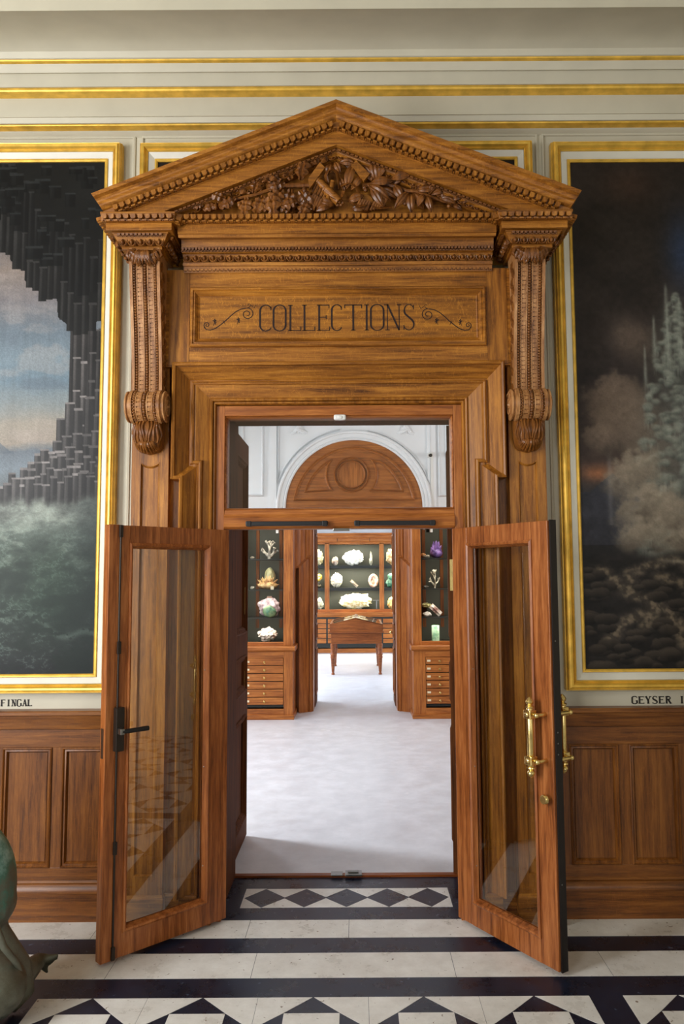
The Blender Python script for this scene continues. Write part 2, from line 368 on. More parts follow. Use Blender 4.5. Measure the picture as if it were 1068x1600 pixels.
# marble floor: bands, stars and threshold inlay, cut as real pieces
fl = MB().box(-4, 4, -7, .6, -.05, 0)
floor = fl.build('floor', 'black_marble'); st(floor, 'black and white marble hall floor with star pattern', 'floor')
wt = MB(); G = .0012
def tile(pts): wt.prism(pts, -.001, G, None, 'xy')
def trow(y0, y1, xs):
    for a, b in zip(xs[:-1], xs[1:]): tile([(a + .0012, y0), (b - .0012, y0), (b - .0012, y1), (a + .0012, y1)])
trow(-.203, -.002, [-4, -3.1, -2.2, -1.35, -.57, -.05, .86, 1.7, 2.6, 4])
trow(-.59, -.36, [-4, -3.2, -2.3, -1.15, -.49, .44, 1.15, 2.2, 3.1, 4])
P = .475; X0S = -.197; YS = -.752
def star_field(xa, xb, c0, n0, n1, rows):
    """white ground with black four-pointed stars that hold a white square"""
    h = P / 2; q = .116
    for r in range(rows):
        yc = YS - h - r * P
        for k in range(n0, n1 + 1):
            c = c0 + k * P
            # quarter pieces of white between neighbouring stars, centred on the corner (c + h, yc)
            tile([(c - q, yc - q), (c + q, yc - q), (c + q, yc + q), (c - q, yc + q)])
            for sx in (-1, 1):
                for sy in (-1, 1):
                    tile([(c + sx * (h - .0008), yc + sy * .004), (c + sx * (h - .0008), yc + sy * (h - .0008)), (c + sx * .004, yc + sy * (h - .0008)), (c + sx * (q + .002), yc + sy * (q + .002))][::sx * sy])
star_field(0, 0, X0S, -2, 2, 12)
star_field(0, 0, X0S + 1.195 + .137 + .237, 0, 5, 12)
star_field(0, 0, X0S - 1.195 - .137 - .237, -5, 0, 12)
# diamonds in the threshold
dz0, dz1 = .15, .41
xs = [-.65 + 1.167 / 5 * i for i in range(6)]
tile([(-.65, dz0), (-.65, dz1), (xs[0] + .117, dz1), (-.65 + .004, (dz0 + dz1) / 2), (xs[0] + .117, dz0)])
for i in range(5):
    a, b = xs[i], xs[i + 1]; mid = (a + b) / 2; ym = (dz0 + dz1) / 2
    if i < 4:
        n_ = b + (b - a) / 2
        tile([(mid, dz1 - .004), (b, ym + .008), (n_, dz1 - .004)]); tile([(mid, dz0 + .004), (n_, dz0 + .004), (b, ym - .008)])
tile([(xs[4] + .117, dz0), (.513, ym), (xs[4] + .117, dz1), (.517, dz1), (.517, dz0)])
wt.build('white_marble_inlay', 'white_marble', floor)
tr = MB().box(OX0, OX1, .575, .615, 0, .012)
tag(tr.build('threshold_strip', 'table_wood'), 'thin brown wooden strip at the far edge of the black marble threshold', 'threshold', kind='structure')
t = thing('floor_catch', 'small steel door catch set on the threshold strip', 'door catch', (0, .59, .012))
xa = xx(517, 1369, .59); xb = xx(565, 1369, .59)
MB().box(xa, xa + .07, -.03, .03, 0, .008).build('plate', 'steel', t, bevel=.002)
MB().box(xa + .085, xb, -.035, .035, 0, .012).box(xa + .1, xb - .02, -.012, .012, .012, .022).build('keeper', 'steel', t, bevel=.002)

# plaster cornice under the ceiling
def cor(y, py): return (y, zz(py, y))
cp = [(.05, 4.36), cor(.0, 204), cor(-.02, 196)]
c2 = [cor(-.05, 190), cor(-.06, 181), cor(-.07, 180), cor(-.075, 144)]
c3 = [cor(-.14, 133), cor(-.15, 112), cor(-.17, 111), cor(-.19, 96)]
c4 = [cor(-.22, 88)]
cove = [cor(-.22 - .36 * math.sin(a) ** 1.5 * 1.0, 88 - 70 * math.sin(a) ** .9) for a in np.linspace(.12, 1.4, 9)]
top = [cor(-.62, 14), (-.66, CEIL - .006), (-.66, CEIL + .02), (.05, CEIL + .02)]
co = MB().run(cp + c2 + c3 + c4 + cove + top, -4, 4).build('trim_1', 'cream_paint', smooth=28)
st(co, 'long stepped plaster cornice with gilded fillets under the ceiling', 'cornice')
gm = MB()
for y, pa, pb in ((-.05, 195, 191.5), (-.12, 143, 134), (-.205, 94, 89)):
    za, zb = zz(pa, y), zz(pb, y); r = (zb - za) / 2; zc = (za + zb) / 2
    pts = [(y + .06, za)] + [(y - r * .8 * math.cos(a), zc + r * math.sin(a)) for a in np.linspace(-PI / 2, PI / 2, 7)] + [(y + .06, zb)]
    gm.run(pts, -4, 4)
gm.build('gilded_fillet', 'gold_leaf', co, smooth=50)
# flat raised panel bands on the wall above and beside the pictures
m = MB()
zt = zz(205, .03)
for x0, x1 in ((-3.95, xx(210, 300, .03)), (xx(219, 300, .03), xx(842, 300, .03)), (xx(848, 300, .03), 3.95)):
    m.sweep(rect(x0, x1, 3.6 if -2 < x0 < 0 else 1.05, zt - .02), [(0, .045), (0, .032), (.01, .028), (.014, .032), (.014, .045)], True)
st(m.build('trim_2', 'cream_paint', smooth=40), 'thin raised cream fillets that outline the wall panels', 'moulding')

# oak wainscot left and right of the doorcase
def wainscot(name, x0, x1, pans, lab, ztop):
    t = thing(name, lab, 'wainscot', (0, 0, 0), kind='structure')
    MB().box(x0, x1, .012, .04, .0, ztop - .02).build('backing_board', 'dado_h', t)
    m = MB(); xs = [x0] + [v for p in pans for v in p] + [x1]
    m.box(x0, x1, 0, .02, .0, .275).box(x0, x1, 0, .02, .9, ztop - .02)
    m.build('rail', 'dado_h', t, bevel=.002)
    for i in range(0, len(xs), 2):
        MB().box(xs[i], xs[i + 1], 0, .02, .275, .9).build('stile', 'dado_v', t)
    for a, b in pans:
        MB().sweep(rect(a, b, .275, .9), [(0, .02), (0, -.006), (.006, -.01), (.012, -.002), (.02, -.004), (.028, .012), (.034, .014), (.034, .02)], True).build('panel_moulding', 'dado_v', t, smooth=30)
        MB().box(a + .03, b - .03, .009, .016, .305, .87).build('panel', 'dado_v', t)
    z = ztop
    MB().run([(.04, z), (-.035, z), (-.04, z - .006), (-.04, z - .022), (-.03, z - .028), (-.028, z - .04), (-.016, z - .062), (-.016, z - .075), (-.008, z - .1), (0, z - .104), (.04, z - .104)], x0, x1).build('cap_rail', 'dado_h', t, smooth=30)
    MB().run([(.02, .21), (-.004, .21), (-.012, .2), (-.006, .19), (-.02, .175), (-.026, .16), (-.026, .15), (-.014, .146), (-.014, 0), (.02, 0)], x0, x1).build('skirting', 'dado_h', t, smooth=30)
PL, PR = -.092 - 1.125, -.092 + 1.125
wainscot('baseboard_left', -3.98, PL + .005, [(-1.585 - .322 * k, -1.32 - .322 * k) for k in range(7)][::-1], 'brown oak wainscot with tall panels left of the doorcase, below the cave picture', 1.098)
wainscot('baseboard_right', PR - .005, 3.98, [(1.137 + .322 * k, 1.402 + .322 * k) for k in range(8)], 'brown oak wainscot with tall panels right of the doorcase, below the geyser picture', 1.096)
t = thing('trim_3', 'brown wainscot along the side wall, seen only as a reflection in the left door glass', 'wainscot', kind='structure')
MB().box(-4.0, -3.97, -6.8, 0, 0, 1.07).build('backing_board', 'dado_v', t)
MB().box(-4.0, -3.94, -6.8, 0, 1.05, 1.1).box(-4, -3.95, -6.8, 0, 0, .2).build('cap_rail', 'dado_h', t)

MB().box(-4, -3.96, -6.8, 0, 1.21, 1.27).box(-4, -3.97, -6.8, 0, 1.33, 1.345).build('gilt_moulding', 'gold_leaf', t)

# ================================================================== THE PICTURES
def fbm(x, y, oct=5, seed=0):
    rs = np.random.RandomState(seed); out = np.zeros_like(x); amp = 1.; tot = 0
    for o in range(oct):
        g = rs.rand(64, 64); X = x * 2 ** o + 7.3 * o; Y = y * 2 ** o + 3.1 * o
        xi = np.floor(X).astype(int); yi = np.floor(Y).astype(int); fx = X - xi; fy = Y - yi
        fx = fx * fx * (3 - 2 * fx); fy = fy * fy * (3 - 2 * fy)
        a = g[xi % 64, yi % 64]; b = g[(xi + 1) % 64, yi % 64]; c = g[xi % 64, (yi + 1) % 64]; d = g[(xi + 1) % 64, (yi + 1) % 64]
        out += amp * ((a * (1 - fx) + b * fx) * (1 - fy) + (c * (1 - fx) + d * fx) * fy); tot += amp; amp *= .55
    return out / tot
def C(r, g, b): return np.array([r, g, b], float)
def mixc(img, mask, col): return img * (1 - mask[..., None]) + np.asarray(col) * mask[..., None]
def sm(x, a, b):
    t = np.clip((x - a) / (b - a), 0, 1); return t * t * (3 - 2 * t)
def gradient(v, stops):
    out = np.zeros(v.shape + (3,)); ps = [s[0] for s in stops]
    for k in range(3): out[..., k] = np.interp(v, ps, [s[1][k] for s in stops])
    return out
def canvas(name, x0, x1, z0, z1, y, px, py, img, parent):
    """px, py: picture units of the columns and rows; img in sRGB 0..255"""
    nx, ny = len(px), len(py)
    X = np.interp(px, [px[0], px[-1]], [x0, x1]); Z = np.interp(py, [py[0], py[-1]], [z1, z0])
    gx, gz = np.meshgrid(X, Z)
    co = np.stack([gx, np.full_like(gx, y), gz], -1).reshape(-1, 3)
    idx = np.arange(nx * ny).reshape(ny, nx)
    q = np.stack([idx[:-1, :-1], idx[1:, :-1], idx[1:, 1:], idx[:-1, 1:]], -1).reshape(-1, 4)
    me = bpy.data.meshes.new(name); me.vertices.add(len(co)); me.vertices.foreach_set('co', co.ravel())
    me.loops.add(q.size); me.loops.foreach_set('vertex_index', q.ravel().astype(np.int32))
    me.polygons.add(len(q)); me.polygons.foreach_set('loop_start', np.arange(0, q.size, 4, dtype=np.int32))
    me.update(calc_edges=True)
    c = np.clip(img / 255, 0, 1); c = np.where(c <= .04045, c / 12.92, ((c + .055) / 1.055) ** 2.4)
    ca = me.color_attributes.new('paint', 'FLOAT_COLOR', 'POINT')
    ca.data.foreach_set('color', np.concatenate([c, np.ones(c.shape[:2] + (1,))], -1).ravel())
    me.materials.append(MAT['oil_paint'])
    o = bpy.data.objects.new(name, me); COL.objects.link(o); o.parent = parent
    return o
def frame_parts(t, x0, x1, z0, z1, yb=.04, k=1.0):
    p = rect(x0, x1, z0, z1)
    MB().sweep(p, [(-.004, yb), (-.004, .012), (.003, .006), (.011, .006), (.014, .014), (.014, yb)], True, side=-1).build('inner_gilt_bead', 'gold_leaf', t, smooth=40)
    MB().sweep(p, [(.014, yb), (.014, .016), (.02, .012), (.045 * k, -.002), (.048 * k, .0), (.048 * k, yb)], True, side=-1).build('white_frame_band', 'white_frame_paint', t, smooth=40)
    MB().sweep(p, [(.048 * k, yb), (.048 * k, -.006), (.053 * k, -.012), (.058 * k, -.008), (.068 * k, -.026), (.078 * k, -.03), (.086 * k, -.022), (.089 * k, -.024), (.094 * k, .0), (.097 * k, .0), (.097 * k, yb)], True, side=-1).build('outer_gilt_moulding', 'gold_leaf', t, smooth=35)

# --- left: sea cave of basalt columns
def paint_cave():
    px = np.concatenate([np.linspace(-560, -30, 60), np.linspace(-27, 163, 150)]); py = np.linspace(253, 1054, 620)
    x, y = np.meshgrid(px, py)
    n = fbm(x / 70 + 20, y / 34, 5, 1); n2 = fbm(x / 14 + 40, y / 18, 4, 2); st_ = fbm(x / 5, y / 60, 3, 6)
    img = gradient(y + 30 * (n - .5), [(390, C(104, 98, 98)), (430, C(128, 116, 108)), (480, C(116, 112, 114)), (530, C(100, 112, 122)), (575, C(112, 128, 138)), (605, C(100, 118, 130)), (640, C(124, 130, 130)), (675, C(144, 136, 124)), (705, C(142, 132, 120)), (718, C(96, 104, 112)), (745, C(110, 120, 128)), (780, C(90, 96, 98))])
    img = mixc(img, sm(n, .54, .68) * (y < 705) * .3, C(168, 156, 148)); img = mixc(img, sm(n, .46, .32) * (y < 620) * .3, C(84, 90, 100))
    hill = (y > 716 - np.clip(22 - np.abs(x + 4) * .8, 0, 40)) & (y < 720) & (x < 30)
    img = mixc(img, hill * .6, C(76, 86, 96)); img = img * (.94 + .12 * st_[..., None])
    rs = np.random.RandomState(5)
    def col(xa, xb, ya, yb, c, e_=.5):
        nonlocal img
        inn = (x >= xa) & (x < xb) & (y >= ya) & (y < yb); u = np.clip((x - xa) / (xb - xa), 0, 1)
        sh = np.interp(u, [0, .08, .12, .42, .46, 1], [.5, .6, 1.15, 1.0, .66, .48]) * (1 - .3 * (y - ya) / max(yb - ya, 1))
        cc = c[None, None, :] * sh[..., None] * (.75 + .5 * st_[..., None]) * (.85 + .3 * n2[..., None])
        img = np.where(inn[..., None], cc, img)
        e = inn & (y - ya < 3.2); img = np.where(e[..., None], c * (1 + e_) * (.8 + .4 * n2[..., None]), img)
    K = C(70, 67, 66)
    for xa in range(112, 166, 9): col(xa, xa + 10, 515 + rs.randint(0, 20), 800, K * .62)
    for xa, wd in ((118, 12), (131, 10), (142, 13), (154, 11)):
        ya = 525
        while ya < 700:
            hh = rs.randint(38, 66); col(xa + rs.uniform(-1, 1), xa + wd, ya, ya + hh, K * (.9 + .3 * rs.rand()) * (1.1 if xa < 135 else .7)); ya += hh - 2
    for xa, wd, yt in ((95, 13, 665), (108, 15, 640), (122, 14, 650), (138, 15, 632), (152, 14, 660), (90, 14, 700), (104, 15, 692), (120, 15, 688), (136, 16, 690), (150, 15, 684)):
        col(xa, xa + wd, yt, yt + 64, K * (.9 + .35 * rs.rand()) * (1 if xa < 130 else .75))
    for row, (y0, xs0, w0) in enumerate(((722, 62, 13), (738, 40, 13), (752, 22, 12), (765, -40, 12))):
        xa = xs0
        while xa < 164:
            w = w0 + rs.randint(-3, 4); t_ = y0 + rs.randint(-9, 7) - (8 if xa > 80 else 0); col(xa, xa + w, t_, t_ + 52, K * (.82 + .4 * rs.rand()) * (1 if xa < 130 else .75)); xa += w - 1
    px_e = [-560, -60, 0, 12, 14, 36, 38, 58, 60, 76, 90, 92, 104, 118, 163]; py_e = [560, 470, 398, 404, 420, 424, 452, 456, 470, 476, 480, 510, 520, 532, 515]
    edge = np.interp(x, px_e, py_e)
    img = np.where((y < edge - 5)[..., None], C(19, 19, 18)[None, None, :] * (.7 + .7 * n[..., None]), img)
    xa = -550
    while xa < 163:
        w = rs.randint(9, 15); e = float(np.interp(xa + w / 2, px_e, py_e)) + rs.randint(-8, 12)
        col(xa, xa + w, e - rs.randint(45, 80), e, C(44, 43, 42), .15); col(xa, xa + w, e - 120 - rs.randint(0, 40), e - 62, C(30, 30, 30), .3); xa += w
    for k in range(70):
        xa = rs.randint(-100, 150); ya = rs.randint(256, 410); yb = ya + rs.randint(8, 26)
        if yb < np.interp(xa, px_e, py_e) - 30: col(xa, xa + rs.randint(12, 30), ya, yb, C(21, 22, 22), .7)
    sea = sm(y + 26 * (n2 - .5), 782, 806)
    w1 = fbm(x / 46 + y / 60, y / 20 - x / 90, 5, 9); w2 = fbm(x / 12 + y / 22, y / 7, 4, 11); rg = 1 - 2 * np.abs(w2 - .5)
    sc = gradient(y, [(790, C(100, 104, 98)), (815, C(120, 126, 118)), (845, C(84, 94, 86)), (890, C(50, 62, 52)), (950, C(38, 50, 42)), (1010, C(34, 42, 38)), (1054, C(24, 26, 28))])
    sc = sc * (.55 + .7 * w1[..., None]) * (.8 + .3 * rg[..., None]); sc = mixc(sc, sm(w1, .58, .72) * sm(y, 1000, 800) * .5, C(150, 158, 146)); sc = mixc(sc, sm(rg, .9, 1.) * sm(w1, .45, .6) * .35, C(140, 156, 146))
    sc = mixc(sc, np.exp(-((x - 95) / 55) ** 2 - ((y - 925) / 60) ** 2) * .4, C(22, 44, 30)); sc = mixc(sc, sm(w1, .5, .36) * sm(y, 840, 900) * .5, C(20, 34, 26)); sc = mixc(sc, sm(x, 90, 160) * .45, C(24, 32, 32))
    d_ = np.abs(y - (955 + .3 * x + 10 * np.sin(x / 14))); sc = mixc(sc, np.exp(-(d_ / 5) ** 2) * (w2 > .45) * .35, C(120, 134, 124))
    img = img * (1 - sea[..., None]) + sc * sea[..., None]
    img = img * (.93 + .14 * np.random.RandomState(3).rand(*x.shape))[..., None]
    return px, py, img
t = thing('framed_painting', 'large gilt framed painting of a basalt sea cave with green waves', 'painting', group=None)
xr = (xx(163, 256, .02) + xx(150, 1052, .02)) / 2; z0, z1 = zz(1054, .02, 80), zz(253, .02, 80)
mpp = abs(xx(163, 700, .02) - xx(63, 700, .02)) / 100
a, b, c = paint_cave(); canvas('canvas', xr - 723 * mpp, xr, z0, z1, .02, a, b, c, t)
frame_parts(t, xr - 723 * mpp, xr, z0, z1)

# --- right: geyser with steam and dark rocks
def paint_geyser():
    px = np.concatenate([np.linspace(886, 1080, 140), np.linspace(1083, 1610, 60)]); py = np.linspace(253, 1046, 560)
    x, y = np.meshgrid(px, py)
    n = fbm(x / 70, y / 60, 5, 21); n2 = fbm(x / 16, y / 14, 4, 22)
    img = gradient(y, [(253, C(38, 32, 28)), (400, C(44, 38, 34)), (600, C(40, 34, 32)), (740, C(66, 52, 46)), (780, C(40, 38, 38)), (860, C(30, 28, 28)), (1046, C(20, 18, 18))]) * (.6 + .8 * n[..., None])
    img = mixc(img, np.exp(-((x - 980) / 45) ** 2 - ((y - 290) / 30) ** 2) * .35, C(90, 60, 44))
    img = mixc(img, np.exp(-((x - 1062) / 26) ** 2 - ((y - 400) / 60) ** 2) * .75, C(44, 58, 84))
    img = mixc(img, np.exp(-((x - 968) / 34) ** 2 - ((y - 535) / 34) ** 2) * .5, C(98, 84, 74))
    img = mixc(img, np.exp(-((x - 915) / 26) ** 2 - ((y - 750) / 12) ** 2) * .8, C(150, 96, 62))
    mt = y > 778 - np.clip(28 - np.abs(x - 938) * .8, 0, 30); img = np.where(((x < 985) & mt & (y < 860))[..., None], C(44, 44, 50)[None, None] * (.8 + .4 * n2[..., None]), img)
    img = mixc(img, np.exp(-((x - 934) / 4) ** 2) * ((y > 715) & (y < 830)) * .35, C(130, 126, 124))
    rs = np.random.RandomState(8); n3 = fbm(x / 7, y / 7, 3, 41); st_ = fbm(x / 2.2, y / 26, 3, 42)
    def puff(cx, cy, r, lt, dk, a=1.0, ry=None, soft=.45, nz=.7):
        nonlocal img
        ry = ry or r; d = np.sqrt(((x - cx) / r) ** 2 + ((y - cy) / ry) ** 2) + nz * (n2 - .5) + .3 * (n3 - .5)
        mk = sm(d, 1.0, soft) * a; s = np.clip(.6 - .6 * (y - cy) / ry - .15 * (x - cx) / r + .5 * (n2 - .5), 0, 1)[..., None]
        img = img * (1 - mk[..., None]) + (dk * (1 - s) + lt * s) * mk[..., None]
    for cx, cy, r in ((930, 645, 40), (958, 632, 44), (982, 660, 42), (945, 680, 48), (985, 700, 44), (925, 700, 34), (1005, 730, 44), (1000, 560, 40), (975, 540, 34)):
        puff(cx, cy, r * 1.15, C(124, 106, 90), C(52, 44, 38), .85 if cy > 600 else .3, None, .3)
    halo = np.exp(-((x - 1046) / (12 + 55 * np.clip((y - 450) / 260, 0, 1))) ** 2) * sm(y, 440, 520) * sm(y, 900, 840)
    img = mixc(img, halo * .55, C(92, 96, 90))
    for k in range(420):
        v = (k / 420) ** .85; cy = 470 + 410 * v; half = 3 + 66 * min(1, v * 1.5) ** .8
        cx = 1046 + rs.uniform(-1, 1) * half; r = 4 + 9 * v + rs.rand() * 4
        puff(cx, cy, r, C(150, 152, 138) * (.75 + .3 * rs.rand()), C(60, 66, 62), .7, r * .75, .3, .4)
        if k % 3 == 0:
            k2 = np.exp(-((x - cx) / (r * .8)) ** 2) * sm(y, cy, cy + 3) * sm(y, cy + r * 2.2, cy + r * .6) * sm(st_, .4, .7); img = mixc(img, k2 * .3, C(156, 160, 148))
    for cx_, y0_, y1_, w_ in ((1033, 448, 620, 5), (1053, 468, 600, 5), (1012, 498, 600, 4), (996, 545, 640, 3)):
        img = mixc(img, np.exp(-((x - cx_) / (w_ * (.4 + (y - y0_) / (y1_ - y0_)).clip(.2, 2))) ** 2) * sm(y, y0_, y0_ + 14) * sm(y, y1_, y1_ - 40) * (.35 + .5 * st_), C(140, 144, 132))
    for cx, cy, r in ((960, 765, 48), (985, 745, 42), (1010, 795, 48), (975, 820, 46), (1000, 840, 50), (965, 850, 32), (1045, 845, 50), (1070, 805, 40), (1065, 850, 44), (1100, 820, 56), (990, 790, 40), (1030, 815, 40)):
        puff(cx, cy, r, C(160, 146, 126), C(74, 66, 58), .8, None, .3)
    img = mixc(img, np.exp(-((x - 1066) / 12) ** 2 - ((y - 700) / 90) ** 2) * .3, C(70, 96, 116))
    img = img * (.85 + .3 * n3[..., None])
    # rocks and running water
    g = sm(y + 18 * (n - .5), 866, 884); w = fbm(x / 22 + 5, y / 11, 4, 31)
    rk = C(30, 27, 26)[None, None] * (.5 + 1.0 * w[..., None]); img = img * (1 - g[..., None]) + rk * g[..., None]
    seg = []
    for pts in (((1080, 900), (1020, 884), (965, 900), (952, 930), (1000, 950), (985, 980)), ((1000, 950), (1030, 975), (1040, 1010), (1080, 1030)), ((915, 898), (955, 925)), ((1000, 955), (955, 972), (925, 1000)), ((1000, 905), (1060, 925))):
        for (xa, ya), (xb, yb) in zip(pts[:-1], pts[1:]):
            for q in np.linspace(0, 1, 12): seg.append((xa + (xb - xa) * q + rs.uniform(-4, 4), ya + (yb - ya) * q + rs.uniform(-3, 3)))
    wet = np.zeros_like(x)
    for cx, cy in seg: wet = np.maximum(wet, np.exp(-((x - cx) / 12) ** 2 - ((y - cy) / 6) ** 2))
    img = mixc(img, wet * (.35 + .5 * sm(n3, .35, .65)) * .8, C(150, 132, 108))
    for k in range(90):
        cx, cy = rs.uniform(890, 1085), rs.uniform(888, 1044); r = rs.uniform(9, 22)
        if min((cx - p[0]) ** 2 + 3 * (cy - p[1]) ** 2 for p in seg) < (r * .75) ** 2: continue
        puff(cx, cy, r, C(66, 58, 50), C(15, 13, 13), .9, r * .5, .8, .35)
    img = mixc(img, np.exp(-((y - 882 - .06 * (x - 980)) / 3) ** 2) * sm(x, 990, 1030) * .5, C(150, 140, 122))
    img = img * (.96 + .08 * np.random.RandomState(4).rand(*x.shape))[..., None]
    return px, py, img
t = thing('framed_painting', 'large dark gilt framed painting of a steaming geyser over wet rocks', 'painting')
xl = (xx(886, 256, .02) + xx(916, 1046, .02)) / 2; z0, z1 = zz(1046, .02, 980), zz(253, .02, 980)
a, b, c = paint_geyser(); canvas('canvas', xl, xl + 724 * mpp, z0, z1, .02, a, b, c, t)
frame_parts(t, xl, xl + 724 * mpp, z0, z1, k=1.12)
# --- the picture whose upper corners show behind the pediment
t = thing('framed_painting', 'dark picture in a gilt frame mostly hidden behind the pediment, above the doorway', 'painting')
xa, xb, zt = xx(246, 250, .02), xx(804, 250, .02), zz(251, .02)
px = np.linspace(0, 60, 60); py = np.linspace(0, 40, 40); x, y = np.meshgrid(px, py)
canvas('canvas', xa, xb, 3.68, zt, .02, px, py, C(30, 24, 20)[None, None] * (.7 + .6 * fbm(x / 6, y / 6, 4, 3)[..., None]), t)
frame_parts(t, xa, xb, 3.68, zt)

# ================================================================== WRITING (strokes as narrow raised ribbons)
def stroke(m, pts, w, y=-.0012, th=.0012):
    """ribbon in the XZ plane, w: width or list of widths"""
    n = len(pts); ws = w if isinstance(w, (list, tuple)) else [w] * n; L, Rr = [], []
    for i in range(n):
        a = Vector(pts[max(i - 1, 0)]); b = Vector(pts[min(i + 1, n - 1)]); d = (b - a).normalized(); nn = Vector((-d.y, d.x)) * ws[i] / 2
        p = Vector(pts[i]); L.append(p + nn); Rr.append(p - nn)
    poly = [(p.x, p.y) for p in L]; po2 = [(p.x, p.y) for p in Rr]
    for i in range(n - 1): m.prism([poly[i], poly[i + 1], po2[i + 1], po2[i]], y, y + th)
def el(cx, cz, rx, rz, a0, a1, n=20): return [(cx + rx * math.cos(R_(a0 + (a1 - a0) * i / n)), cz + rz * math.sin(R_(a0 + (a1 - a0) * i / n))) for i in range(n + 1)]
def glyph(m, ch, x, z, w, h, tk, tn, sf, y):
    """serif capitals: tk thick stroke, tn thin stroke, sf serif length"""
    V = lambda X, a=0, b=1, t=tk: stroke(m, [(x + X * w, z + a * h), (x + X * w, z + b * h)], t, y)
    Hh = lambda a, b, Z, t=tn: stroke(m, [(x + a * w, z + Z * h), (x + b * w, z + Z * h)], t, y)
    D = lambda p, q, t: stroke(m, [(x + p[0] * w, z + p[1] * h), (x + q[0] * w, z + q[1] * h)], t, y)
    s = sf / w; e = tn / h / 2
    ser = lambda X, Z: Hh(X - s, X + s, Z)
    tick = lambda X, a, b: V(X, a, b, tn)
    if ch in 'CGO':
        a = el(x + w * .5, z + h * .78, w * .5, h * .22, 180, 0 if ch == 'O' else 25, 14); b = el(x + w * .5, z + h * .22, w * .5, h * .22, 0 if ch == 'O' else -25, -180, 14)
        pts = a[::-1] + [(x, z + h * .78 - i * h * .14) for i in range(1, 4)] + b[::-1]
        wd = []
        for p in pts:
            u = abs(p[0] - (x + w * .5)) / (w * .5); wd.append(tn + (tk - tn) * u ** 2)
        if ch != 'O':
            wd = [tn * 1.2 if p[0] > x + w * .5 else q for p, q in zip(pts, wd)]
            tick(.93, .8, .93)
        stroke(m, pts, wd, y)
        if ch == 'O': V(1, .2, .8)
        if ch == 'G': V(.93, .05, .42); Hh(.7, 1.1, .42)
    if ch in 'LEFI': V(.12 if ch != 'I' else .5); X = .12 if ch != 'I' else .5; ser(X, e); ser(X, 1 - e)
    if ch in 'LE': Hh(.12, 1, e); tick(.98, 0, .16)
    if ch in 'EF': Hh(.12, .95, 1 - e); tick(.93, .86, 1); Hh(.12, .7, .52); tick(.7, .45, .6)
    if ch == 'T': V(.5); ser(.5, e); Hh(0, 1, 1 - e); tick(.01, .86, 1); tick(.99, .86, 1)
    if ch == 'N': V(.12, t=tn); V(.88, t=tn); D((.12, 1), (.88, 0), tk); ser(.12, e); ser(.05, 1 - e); ser(.88, 1 - e)
    if ch == 'A': D((.5, 1), (.08, 0), tn); D((.5, 1), (.92, 0), tk); Hh(.25, .75, .35); ser(.08, e); ser(.92, e)
    if ch == 'Y': V(.5, 0, .45); D((.08, 1), (.5, .42), tk); D((.92, 1), (.5, .42), tn); ser(.5, e); ser(.08, 1 - e); ser(.92, 1 - e)
    if ch == 'R':
        V(.15); ser(.15, e); ser(.15, 1 - e); stroke(m, [(x + .15 * w, z + h * (1 - e))] + el(x + w * .5, z + h * .76, w * .36, h * .24 - tn / 2, 90, -90, 12) + [(x + .15 * w, z + .52 * h)], tn * 1.5, y); D((.5, .52), (.95, 0), tk); ser(.95, e)
    if ch == 'D':
        V(.15); ser(.15, e); stroke(m, [(x + .1 * w, z + h * (1 - e))] + el(x + w * .45, z + h * .5, w * .5, h * .5 - tn / 2, 90, -90, 14) + [(x + .1 * w, z + e * h)], tn * 1.8, y)
    if ch == 'S':
        p = el(x + w * .52, z + h * .76, w * .4, h * .235, 30, 200, 12) + [(x + w * .25, z + h * .6), (x + w * .5, z + h * .5), (x + w * .78, z + h * .38)] + el(x + w * .48, z + h * .23, w * .42, h * .22, 20, -155, 12)
        wd = [tn] * 6 + [tn + (tk - tn) * min(1, k / 6) for k in range(7)] + [tk] * 3 + [tn + (tk - tn) * max(0, 1 - k / 6) for k in range(7)] + [tn] * 6
        stroke(m, p, wd[:len(p)], y); tick(.88, .8, .98); tick(.08, .02, .2)
def wall_text(txt, x, z, adv, w, h, lab, name):
    m = MB()
    for i, ch in enumerate(txt):
        if ch != ' ': glyph(m, ch, x + i * adv, z, w, h, h * .24, h * .11, h * .16, .0388)
    return tag(m.build(name, 'letter_paint'), lab, 'lettering', kind='structure')
zl = zz(1103.5, .04, 25); hl = zz(1093, .04, 25) - zl
xe = xx(50, 1099, .04); ad = (xe - xx(2, 1099, .04)) / 5.75
wall_text('FINGAL', xe - 5.75 * ad, zl, ad, ad * .74, hl, 'black stencilled word FINGAL on the cream strip under the cave painting', 'painted_title')
wall_text('DE', xe - 8.9 * ad, zl, ad, ad * .74, hl, 'black stencilled word on the cream strip left of the word FINGAL', 'painted_title')
zl = zz(1099.5, .04, 1010); hl = zz(1088, .04, 1010) - zl
xs_ = xx(987, 1094, .04); ad = (xx(1048, 1094, .04) - xs_) / 5.8
wall_text('GEYSER ISLANDE', xs_, zl, ad, ad * .76, hl, 'black stencilled words GEYSER ISLANDE on the cream strip under the geyser painting', 'painted_title')

